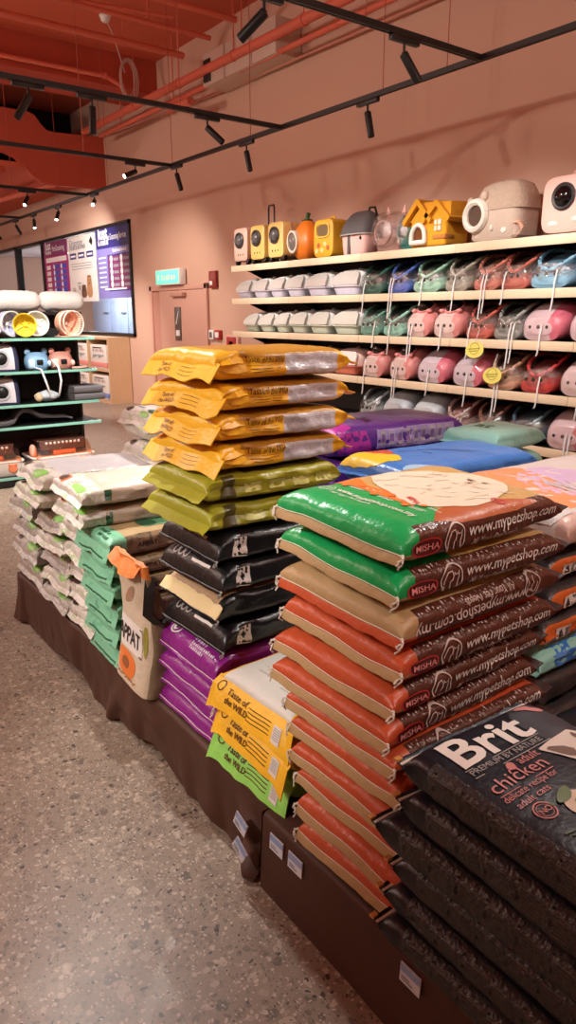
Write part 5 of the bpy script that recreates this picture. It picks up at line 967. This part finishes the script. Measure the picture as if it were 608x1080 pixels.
flapbag('lime green bag with printed end flap, resting on the cloth', .252, .1, -1.555, 'g', 71, rz=R(1)); flapbag('lower yellow bag with printed end flap, on the lime green one', .354, .09, -1.545, 'y', 72, rz=R(-2)); flapbag('upper yellow bag with white face and printed end flap', .446, .1, -1.545, 'y', 73, True, R(2))

# standing kraft bag
t = place_bag('dog_food_bag', 'upright kraft bag with orange top, standing beside the purple bags', None, -2.47, .965, .251, R(-3), cat='bag');
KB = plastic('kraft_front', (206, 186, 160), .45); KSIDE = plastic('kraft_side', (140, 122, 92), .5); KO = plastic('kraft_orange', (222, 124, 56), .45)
rings = []; NN = 40
def kring(k):
    z = .5 * k; w = .325 * (1 - .12 * k ** 2); d0 = lerp(.13, .02, clamp((k - .45) / .5, 0, 1)); lean = .035 * k + .02 * sin(pi * k)
    return [(w / 2 + sgp(cos(a), .45) * w / 2 + .006 * nz(cos(a) * 3, z * 14, 5) + .01 * k, lean + d0 / 2 + sgp(sin(a), .5) * d0 / 2 + .008 * nz(cos(a) * 4 + 3, z * 11, sin(a)) * (.3 + k), z) for a in [2 * pi * j / NN for j in range(NN)]]
ks = [0, .015] + [i / 22 for i in range(1, 23)]; rings = [kring(k) for k in ks]
b = MB(KB, KSIDE, KO); b.loft(rings); nf = NN
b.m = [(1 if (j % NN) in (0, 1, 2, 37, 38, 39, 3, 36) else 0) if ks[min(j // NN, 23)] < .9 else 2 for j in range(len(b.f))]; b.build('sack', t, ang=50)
fl2 = MB(KO); tp_ = rings[-1]; left = []
for i in range(20):
    s = i / 19; x = lerp(.0, .26, s); w = .02 * nz(s * 5, 2); left.append([(x + .01, .04, .497), (x + .01, .01 + w, .47 - .03 * sin(pi * s * .9)), (x + .01, .007 + w, .467 - .03 * sin(pi * s * .9)), (x + .01, .044, .502)])
fl2.loft(left); fl2.build('folded_top_flap', t)
def kf(a, c, l=0):
    k = clamp(c / .5, 0, 1); r = kring(k); xs = sorted([(p[0], p[1]) for p in r if p[1] < (max(q[1] for q in r) + min(q[1] for q in r)) / 2])
    for (x0, y0), (x1, y1) in zip(xs, xs[1:]):
        if x0 <= a <= x1: return Vector((a, lerp(y0, y1, (a - x0) / max(1e-6, x1 - x0)) - l, c))
    return Vector((a, xs[-1][1] - l, c))
d = Decal(kf, .02); d.rect(.02, .255, .13, .25, i_bw, 2); d.stroke([(.02, .242), (.255, .242)], .006, blk, 4); d.stroke([(.02, .135), (.255, .135)], .006, blk, 4); d.text('APPAT', .085, blk, (.035, .158), bold=.02, lift=4, fit=.205)
d.poly([(.05, .03), (.2, .02), (.22, .1), (.14, .125), (.03, .12)], i_or, 1.5, sm=2); d.poly([(.08, .06), (.15, .05), (.16, .09), (.1, .1)], ink('bowl_brown', (150, 86, 44)), 2.5, sm=2)
d.poly([(.09, .3), (.16, .33), (.2, .4), (.14, .38), (.09, .34)], ink('dog_brown', (160, 122, 96)), 1.5, sm=2); d.poly([(.26, .16), (.295, .14), (.29, .26), (.262, .27)], ink('grass', (150, 140, 60)), 1.5, sm=2)
for k in range(14): d.disc((.03 + .015 * k, .018 + .01 * rnd.random()), .005, ink('kibble', (170, 110, 50)), 3, n=8)
d.build('print', t)
MB(plastic('kraft_black', (34, 30, 28), .4)).ribbon([(.295, .06, .46), (.312, .045, .4), (.316, .035, .33), (.322, .07, .29), (.326, .12, .31)], (.02, .03, 0), .003).build('side_band', t)

# green and white bags further along
MINT, WHT, GRN, GREY, PALE, KSACK = printed('bag_mint', [(0, (128, 196, 158)), (.58, (112, 184, 144)), (.66, (84, 150, 116)), (.7, (150, 206, 172))], 14), printed('bag_white', [(0, (222, 216, 206)), (.5, (206, 198, 186)), (.59, (176, 200, 146)), (.63, (228, 222, 212)), (.7, (140, 122, 106))], 15), plastic('bag_leafgreen', (150, 186, 96), .4), printed('bag_grey', [(0, (196, 190, 182)), (.46, (172, 166, 160)), (.56, (206, 200, 192)), (.61, (168, 190, 136)), (.65, (196, 190, 182)), (.7, (130, 116, 106))], 15), plastic('bag_beige', (196, 176, 156), .42), plastic('bag_sack', (184, 156, 112), .45)
SCR = printed('bag_sacksd', [(0, (150, 120, 86)), (.5, (128, 102, 72)), (.6, (96, 76, 56))], 18); i_gd = ink('deep_green', (40, 96, 66)); i_gm = ink('mid_green', (110, 176, 130)); i_paw = ink('paw', (74, 56, 46)); i_po = ink('orange_pet', (222, 120, 70)); i_lg = ink('fresh_green', (140, 200, 96))
def craft(label, z, H, seed, top=False, dx=0):
    t = place_bag('dog_food_bag', label, 'mint ended kraft bags', -2.6 + dx, 1.0 + rnd.uniform(-.008, .01), z, R(rnd.uniform(-2, 2))); W = .33; b = Bag(.52, W, H, T=.045, e=.6, seed=seed, amp=.004, crump=.005, g=.004, wave=.012, sm=.2)
    b.mesh([KSACK, MINT, SCR], lambda u, f, s: 1 if u * .52 < .075 else 0 if f == 't' else 2, ub=(.075 / .52,)).build('sack', t, ang=50); f = MB(MINT, i_gd); pth = b.seam(f, 0, .018, -3.2); f.ribbon([p + Vector((0, -.005, -.02)) for p in pth[3:-3:1]], (0, -.002, -.012), .0012, 1); f.build('end_flap', t)
    d = Decal(b.top); d.scribble(5, .03, i_gd, (.0, .045), bold=.03); d.rect(.03, .12, .02, .034, i_gd)
    s = b.side; d.text('APPAT', .03, i_dk, (.12, H * .4), fn=s, bold=.02)
    for k in range(4): d.rect(.25 + .06 * k, .29 + .06 * k, H * .3, H * .62, i_dk if k % 2 else SCR, fn=s)
    if top:
        d.rect(-.08, .09, .2, .34, i_gm, 2); d.poly([(-.02, .2), (.08, .19), (.09, .26), (.03, .28), (-.02, .25)], i_gd, 3, sm=2); d.scribble(6, .03, i_gm, (-.13, .15), bold=.02); d.rect(-.12, .12, .37, .48, i_bw, 2); d.text('APPAT', .075, blk, (-.11, .39), bold=.02, lift=3, sx=.85); d.rect(-.12, .12, .355, .362, blk, 3)
        for k in range(4): d.disc((-.11 + .02 * k, .12), .008, i_po, 2)
    d.build('print', t)
for i, (z, H, l) in enumerate(((.252, .085, 'lowest mint ended kraft bag, on the brown cloth'), (.337, .085, 'mint ended kraft bag second from the bottom'), (.422, .085, 'mint ended kraft bag third from the bottom'), (.507, .085, 'mint ended kraft bag third from the top'), (.592, .085, 'mint ended kraft bag second from the top'), (.677, .095, 'topmost mint ended kraft bag with a green picture on its face'))): craft(l, z, H, 90 + i, i == 5, -.01 * i)
def pale(label, grp, x, y, z, H, W, seed, base, endc, accents, L=.5, rz=0, name='dog_food_bag', sidec=None, e=.45):
    t = place_bag(name, label, grp, x, y, z, rz); b = Bag(L, W, H, T=.055, e=e, seed=seed, amp=.008, crump=.009, g=.007, wave=.022, p=3.2, sm=.3)
    b.mesh([base, endc, sidec or base], lambda u, f, s: 1 if u * L < .1 else (2 if f in 'pm' else 0), ub=(.1 / L,)).build('sack', t, ang=55); f = MB(endc); b.seam(f, 0, .016, -1.4); f.build('sewn_seam', t)
    d = Decal(b.top); h2 = W / 2
    for m, pts in accents: d.poly([(x_ * h2, y_) for x_, y_ in pts], m, 2, sm=1)
    rs = random.Random(seed)
    for k in range(5): yy = .03 + .012 * k; x0 = rs.uniform(-.2, .1) * h2; d.rect(x0, x0 + rs.uniform(.1, .4) * h2, yy, yy + .003, i_bg, 3)
    d.disc((-.55 * h2, .05), .035, i_paw, 3, .022); s = b.side
    for k in range(6): d.rect(.15 + .05 * k, .185 + .05 * k, H * .3, H * .33, i_bg, fn=s); d.rect(.15 + .05 * k, .18 + .05 * k, H * .5, H * .53, i_bg, fn=s)
    d.poly([(.1, H * .2), (.125, H * .2), (.13, H * .8), (.1, H * .8)], i_lg if seed % 2 else i_gd, 1, fn=s)
    d.build('print', t)
gacc = [(i_lg, [(.1, .02), (.6, .01), (.75, .07), (.3, .085)]), (GREY, [(-.2, .05), (.0, .06), (.05, .1), (-.3, .1)])]; oacc = [(i_po, [(-.8, .03), (-.3, .02), (-.25, .07), (-.75, .085)]), (i_lg, [(.2, .02), (.8, .02), (.85, .06), (.3, .06)])]; wacc = [(i_gd, [(.5, .03), (.85, .03), (.85, .055), (.5, .055)]), (PALE, [(-.9, .06), (-.2, .07), (-.3, .1), (-.9, .1)])]
for i in range(5): pale('%s white bag with dark paw print beside the mint bag ends' % ('lowest', 'second lowest', 'middle', 'second highest', 'highest')[i], 'white bags beside the mint bag ends', -2.9 + .008 * (i % 2), 1.0 + .012 * (i % 3), .252 + .1 * i, .1, .33, 110 + i, WHT, WHT, wacc)
for i, l in enumerate(('lower beige bag with orange print above the white bags', 'upper beige bag with orange print above the white bags')): pale(l, 'beige bags with orange print', -2.85, .97, .755 + .092 * i, .092, .4, 120 + i * 2, PALE, WHT, oacc, L=.48, rz=R(-3), sidec=PALE)
for i in range(5): pale('%s grey and green bag in the second column from the far end' % ('lowest', 'second lowest', 'middle', 'second highest', 'highest')[i], 'grey and green bags, second column', -3.21 + .012 * (i % 2), .99 + .012 * (i % 3), .252 + .092 * i, .092, .37, 130 + i, GREY, WHT if i % 2 else GREY, gacc)
for i in range(4): pale('%s grey and green bag in the farthest column of the front row' % ('lowest', 'second lowest', 'second highest', 'highest')[i], 'grey and green bags, farthest column', -3.6 - .02 * (i % 2), 1.0 - .01 * (i % 2), .252 + .115 * i, .115, .39, 140 + i, GREY, GREY, gacc)
for i, l in enumerate(('lower large grey bag with green end at the far end of the display', 'upper large grey bag with green end at the far end of the display')): pale(l, 'large grey bags with green ends', -3.45 + .01 * i, .98 + .02 * i, .8 if i else .714, .095 if i else .086, .5, 150 + i, plastic('bag_silver', (206, 206, 208), .35), WHT, gacc, L=.56, rz=R(-4), sidec=GREY)

# second row, seen between and above the front stacks
DKB = plastic('bag_darkblue', (52, 62, 82), .35)
for i in range(5):
    t0 = ('lowest', 'second lowest', 'middle', 'second highest', 'highest')[i]
    pale('%s white and green bag with dark blue underside, behind the beige bags' % t0, 'white and green bags in the second row', -3.48 + .02 * (i % 2), 1.6, .252 + .175 * i, .175, .5, 160 + i, WHT, WHT, [(i_gd, [(.2, .05), (.8, .05), (.85, .1), (.3, .11)]), (i_lg, [(.0, .02), (.4, .02), (.4, .05), (.1, .05)]), (i_paw, [(-.5, .08), (-.2, .08), (-.2, .11), (-.5, .11)])], L=.6, e=.55, sidec=DKB)
def plain_bag(label, x, y, z, L, W, H, m_top, m_side, seed, rz=0, roll=0, tilt=0, deco=None, grp='bags in the second row behind the rust stack', T_=.06, two=False):
    t = place_bag('pet_food_bag', label, grp, x, y, z, rz, roll, tilt); b = Bag(L, W, H, T=T_, e=.4, seed=seed, amp=.007, crump=.006, g=.005, wave=.012, sm=.15); b.mesh([m_top, m_side], lambda u, f, s: 0 if f in 't' or (two and f in "pm" and s > .6) else 1).build('sack', t, ang=50)
    f = MB(m_side); b.seam(f, 0, .02, -.3); b.seam(f, 1, .02, -.3); f.build('sewn_seam', t)
    if deco: d = Decal(b.top, .02); deco(d, b); d.build('print', t)
    return t
ORG, DGR = plastic('bag_orange', (214, 104, 44), .33), plastic('bag_charcoal', (58, 54, 54), .35); TEAL = plastic('bag_teal', (156, 218, 204), .35); BLU = plastic('bag_blue', (66, 132, 214), .3); VIO = plastic('bag_violet', (88, 44, 130), .28)
def od(d, b):
    s = b.side; d.rect(.075, .145, b.H * .25, b.H * .62, i_bw, 2, fn=s)
    for k in range(7): d.rect(.113 + .004 * k, .115 + .004 * k, b.H * .28, b.H * .58, blk, 3, fn=s)
    d.poly([(.08, b.H * .3), (.105, b.H * .3), (.095, b.H * .58)], DGR, 3, fn=s); d.rect(.3, .33, b.H * .2, b.H * .8, i_po, 1, fn=s)
ZO = (.25, .36, .47, .58, .672, .772, .87, .97)
for i in range(7):
    l = ('lowest charcoal bag of the second row', 'charcoal bag second from the bottom of the second row', 'charcoal bag just under the teal and blue bag', 'teal and blue bag under the orange bags', 'orange and charcoal bag with barcode, lowest of three in view', 'orange and charcoal bag with barcode, middle of three in view', 'orange and charcoal bag with barcode, highest of three in view')[i]
    if i == 3: plain_bag(l, -1.28, 1.66, ZO[i], .62, .5, ZO[i + 1] - ZO[i], TEAL, TEAL, 200 + i, deco=lambda d, b: d.poly([(.1, .01), (.5, .01), (.5, .085), (.07, .085)], BLU, 1, fn=b.side))
    else: plain_bag(l, -1.28 + .01 * (i % 2), 1.66, ZO[i], .62, .5, ZO[i + 1] - ZO[i] + .001, DGR, ORG if i > 3 else DGR, 200 + i, rz=R(rnd.uniform(-2, 2)), deco=od if i > 3 else None, two=True)
def pinkdeco(d, b):
    fish = ink('salmon', (240, 146, 96)); gw = ink('cloud_grey', (206, 198, 194)); lil = ink('pale_lilac', (206, 176, 206)); d.poly([(-.29, .02), (.1, .02), (.24, .1), (.2, .3), (.0, .42), (-.29, .5)], fish, 1, sm=2); d.poly([(-.1, .28), (.15, .24), (.27, .5), (.1, .62), (-.2, .6)], lil, 1, sm=2)
    for k in range(8): d.stroke([(-.2 + .03 * k, .3 + .02 * k), (.0 + .02 * k, .36 + .02 * sin(k)), (.2, .3 + .03 * k)], .006, gw, 2)
    d.poly([(.12, .02), (.26, .02), (.25, .16), (.16, .14)], gw, 2, sm=2)
plain_bag('pastel orange and grey bag lying on top of the orange bags', -1.3, 1.68, .972, .9, .6, .11, plastic('bag_pastel', (214, 202, 196), .3), plastic('bag_pastelside', (206, 170, 158), .35), 211, deco=pinkdeco)
def bluedeco(d, b):
    rd = ink('comb_red', (214, 88, 60)); ye = ink('bird_yellow', (246, 206, 50)); dn = ink('dark_navy', (36, 60, 120)); wt = ink('pale_sky', (170, 206, 236))
    d.poly([(-.24, .0), (.0, .02), (.06, .14), (-.05, .2), (-.24, .14)], ye, 2, sm=2); d.poly([(-.26, .1), (-.05, .16), (-.1, .24), (-.26, .24)], rd, 3, sm=2); d.stroke([(-.2, .3), (.0, .33), (.22, .3)], .008, dn, 2); d.stroke([(-.1, .25), (-.05, .4), (.1, .55)], .008, dn, 2); d.poly([(.12, .04), (.24, .06), (.22, .2), (.14, .16)], wt, 2, sm=2)
for i in range(7): plain_bag('%s sky blue bag stacked behind the rust bags' % ('lowest', 'second lowest', 'third lowest', 'middle', 'third highest', 'second highest', 'highest')[i] if i < 6 else 'top sky blue bag with red and yellow bird print', -1.95, 1.86, .252 + .116 * i, .72, .44, .116, BLU, BLU, 220 + i, rz=R(-2), deco=bluedeco if i == 6 else None, grp='sky blue bags in the second row')
plain_bag('pale teal bag with dark letters behind the sky blue bag', -2.12, 2.6, .99, .4, .34, .1, TEAL, TEAL, 231, rz=R(4), deco=lambda d, b: d.text('at', .12, i_gd, (-.06, .16), rot=.0, bold=.02), grp='teal bags in the second row')
for i in range(5): plain_bag('%s pale teal bag under the lettered teal bag' % ('lowest', 'second lowest', 'middle', 'second highest', 'highest')[i], -2.12, 2.62, .252 + .147 * i, .36, .34, .147, TEAL, TEAL, 234 + i, grp='teal bags in the second row')
def vdeco(d, b):
    mg = ink('hot_magenta', (176, 50, 150)); lv = ink('lavender_print', (160, 140, 190)); d.poly([(-.25, .0), (.25, .0), (.2, .16), (-.25, .24)], mg, 1); d.scribble(5, .08, i_dk, (-.1, .3), bold=.02); d.poly([(-.1, .26), (.0, .24), (.02, .34), (-.08, .36)], ink('gold_dust', (170, 130, 110)), 2, sm=2)
    s = b.side; d.poly([(.02, .01), (.22, .01), (.18, .12), (.02, .12)], mg, 1, fn=s)
    for k in range(9): d.rect(.26 + .05 * k, .29 + .05 * k, b.H * .3, b.H * .75, i_bg, 2, fn=s); d.rect(.265 + .05 * k, .285 + .05 * k, b.H * .4, b.H * .65, ink('mauve', (130, 90, 150)), 3, fn=s)
    d.rect(.24, .72, .03, .12, lv, 1, fn=s)
for i in range(6): plain_bag(('%s violet bag of the stack behind the yellow bags' % ('lowest', 'second lowest', 'third lowest', 'third highest', 'second highest', '')[i]) if i < 5 else 'top violet and magenta bag behind the yellow bags', -2.5, 1.95, .252 + .148 * i, .78, .46, .148, VIO, VIO, 240 + i, rz=R(-3), deco=vdeco if i == 5 else None, grp='violet bags in the second row')
for i in range(3): plain_bag('%s plain black bag beyond the dark cat food bags' % ('lowest', 'middle', 'highest')[i], -.62, 1.42, .252 + .12 * i, .5, .62, .12, plastic('bag_ink', (18, 18, 20), .35), plastic('bag_ink', (18, 18, 20), .35), 250 + i, grp='plain black bags')
# ------------------------------------------------------------------ spotlights, fill light and camera
SPOTS = [ # x, y, target, label, lit, along, power
 (-3.88, 2.71, (-4.6, 2.2, 2.6), 'track spotlight at the very top of the picture, on the nearest cross track', False, 'y', 0),
 (-3.88, 3.85, (-3.6, 4.6, 2.2), 'track spotlight on the nearest cross track, close to the wall', False, 'y', 0),
 (-6.35, 2.13, (-6.6, 1.6, 2.4), 'tilted track spotlight above the beam, at the left end of the second cross track', False, 'y', 0),
 (-6.35, 2.66, (-6.38, 2.6, 2.0), 'vertical track spotlight in the middle of the second cross track', False, 'y', 0),
 (-6.35, 3.78, (-5.8, 4.3, 2.6), 'track spotlight on the second cross track, aimed towards the shelves', False, 'y', 0),
 (-8.69, 4.14, (-8.2, 2.2, 2.4), 'lit track spotlight at the wall end of the third cross track', True, 'y', 0),
 (-11.5, 3.71, (-10.6, 3.0, 2.3), 'lit track spotlight on the cross track in front of the bulkhead', True, 'y', 0),
 (-5.08, 4.63, (-4.95, 4.8, 2.2), 'small track spotlight above the plush houses', False, 'x', 0),
 (-6.98, 4.63, (-6.85, 4.8, 2.2), 'small track spotlight above the pumpkin backpack', False, 'x', 0),
 (-8.55, 4.63, (-8.3, 4.75, 2.4), 'small track spotlight above the left shelf end', False, 'x', 0),
 (-11.2, 4.63, (-9.6, 3.6, 2.4), 'lit spotlight on the long track, nearest the poster window', True, 'x', 0),
 (-12.8, 4.63, (-12.0, 4.0, 2.3), 'lit spotlight on the long track beside the bulkhead corner', True, 'x', 0),
 (-14.1, 4.63, (-13.4, 4.4, 2.4), 'lit spotlight on the long track, left of the bulkhead corner', True, 'x', 0),
 (-15.2, 4.63, (-14.6, 4.9, 2.4), 'small dark spotlight far along the long track', False, 'x', 0),
 (-16.6, 4.63, (-15.8, 4.9, 2.4), 'small dark spotlight second from the far end of the long track', False, 'x', 0),
 (-18.2, 4.63, (-17.2, 4.9, 2.4), 'small dark spotlight at the far end of the long track', False, 'x', 0)]
for s in SPOTS: spot_head(*s)
WARM = (1, .9, .8); NEU = (1, .955, .9)
def aim(p, t, e, size, blend=.5, col=NEU, r=.04): lamp(Vector(p), Vector(t) - Vector(p), e, R(size), blend, col, r)
# shelves along the wall, lit from the long track and the cross tracks
for x in (-8.0, -6.7, -5.4, -4.1, -2.9): aim((x, 3.4, 3.25), (x, 5.45, 1.5), 150, 66, .8, NEU)
# stacks of bags
aim((-3.88, 1.2, 3.25), (-2.0, 1.2, 1.1), 210, 54, .6, NEU); aim((-3.88, .2, 3.25), (-2.9, 1.1, .6), 110, 44, .7, NEU); aim((-1.2, 2.9, 3.25), (-1.5, 1.9, 1.0), 130, 60, .7, NEU)
aim((-1.9, -1.9, 3.25), (-2.0, 1.1, .95), 300, 34, .75, NEU); aim((-.9, -1.4, 3.25), (-1.25, 1.15, .95), 95, 20, .8, NEU); aim((-4.2, -1.6, 3.25), (-3.1, 1.1, .7), 200, 30, .8, NEU); aim((.6, 1.4, 3.25), (-1.1, 1.4, 1.1), 75, 32, .7, NEU)
aim((-5.6, 3.0, 3.25), (-3.5, 1.7, 1.0), 330, 26, .8, NEU); aim((-3.4, .9, 3.25), (-7.0, 2.4, .2), 420, 14, .8, NEU)
# far aisle, gondola, window wall
aim((-5.0, 1.2, 3.25), (-7.1, 2.2, .7), 520, 66, .7, NEU); aim((-6.35, 3.0, 3.25), (-6.0, 2.6, 0), 400, 80, .8, NEU); aim((-9.5, 3.4, 3.25), (-10.5, 5.6, 1.6), 210, 75, .8, WARM)
aim((-12.8, 4.2, 3.25), (-14.0, 5.7, 2.2), 260, 95, .9, NEU); aim((-11.5, 3.3, 3.25), (-12.5, 5.0, .6), 380, 75, .8, NEU); aim((-4.8, .3, 3.25), (-4.8, .5, 0), 120, 50, .9, NEU)
aim((-9, 2, 3.25), (-9, 2.2, 0), 560, 90, .9, NEU)
aim((-1.9, -2.2, 3.95), (-5.0, 5.7, 3.3), 230, 44, .8, WARM, .02)
# grooming room
for x in (-18.6, -15.5, -13): aim((x, 7.0, 3.08), (x, 7.6, 0), 330, 140, .9, (1, .97, .97), .12)
# added fill lights with no fixture, soft light for walls, ceiling and grooming room
def fill_light(p, e, r=.25, col=(1, .9, .8)):
    l = bpy.data.lights.new('fill_point', 'POINT'); l.energy = e; l.color = col; l.shadow_soft_size = r
    o = bpy.data.objects.new('fill_point', l); COL.objects.link(o); o.location = p
for p, e in (((-1.0, -3.6, 4.2), 10), ((-7.0, -2.9, 4.2), 160), ((-18.8, 7.4, 2.2), 90), ((-10.5, -2.0, 4.0), 260), ((-16.5, 1.0, 3.3), 160), ((1.6, 3.6, 4.3), 120)): fill_light(p, e)
w = bpy.data.worlds.new('World'); bpy.context.scene.world = w; w.use_nodes = True; w.node_tree.nodes['Background'].inputs[0].default_value = (1, .85, .75, 1); w.node_tree.nodes['Background'].inputs[1].default_value = .12
cam = bpy.data.cameras.new('camera'); co = bpy.data.objects.new('camera', cam); COL.objects.link(co)
F = 750.; hd = math.hypot(F, 208); th = atan2(208, F); a = atan2(578, hd)
hv = Vector((-cos(a), sin(a), 0)); rv = Vector((sin(a), cos(a), 0)); fw = hv * cos(th) - Vector((0, 0, 1)) * sin(th); upv = hv * sin(th) + Vector((0, 0, 1)) * cos(th)
M = Matrix((rv, upv, -fw)).transposed().to_4x4(); M.translation = Vector((0, 0, 1.6)); co.matrix_world = M
cam.sensor_fit = 'VERTICAL'; cam.sensor_height = 24; cam.lens = F / 1080 * 24; cam.clip_start = .05
sc = bpy.context.scene; sc.camera = co
sc.view_settings.view_transform = 'Standard'; sc.view_settings.look = 'None'; sc.view_settings.gamma = 1; sc.view_settings.exposure = .12; sc.view_settings.use_curve_mapping = False
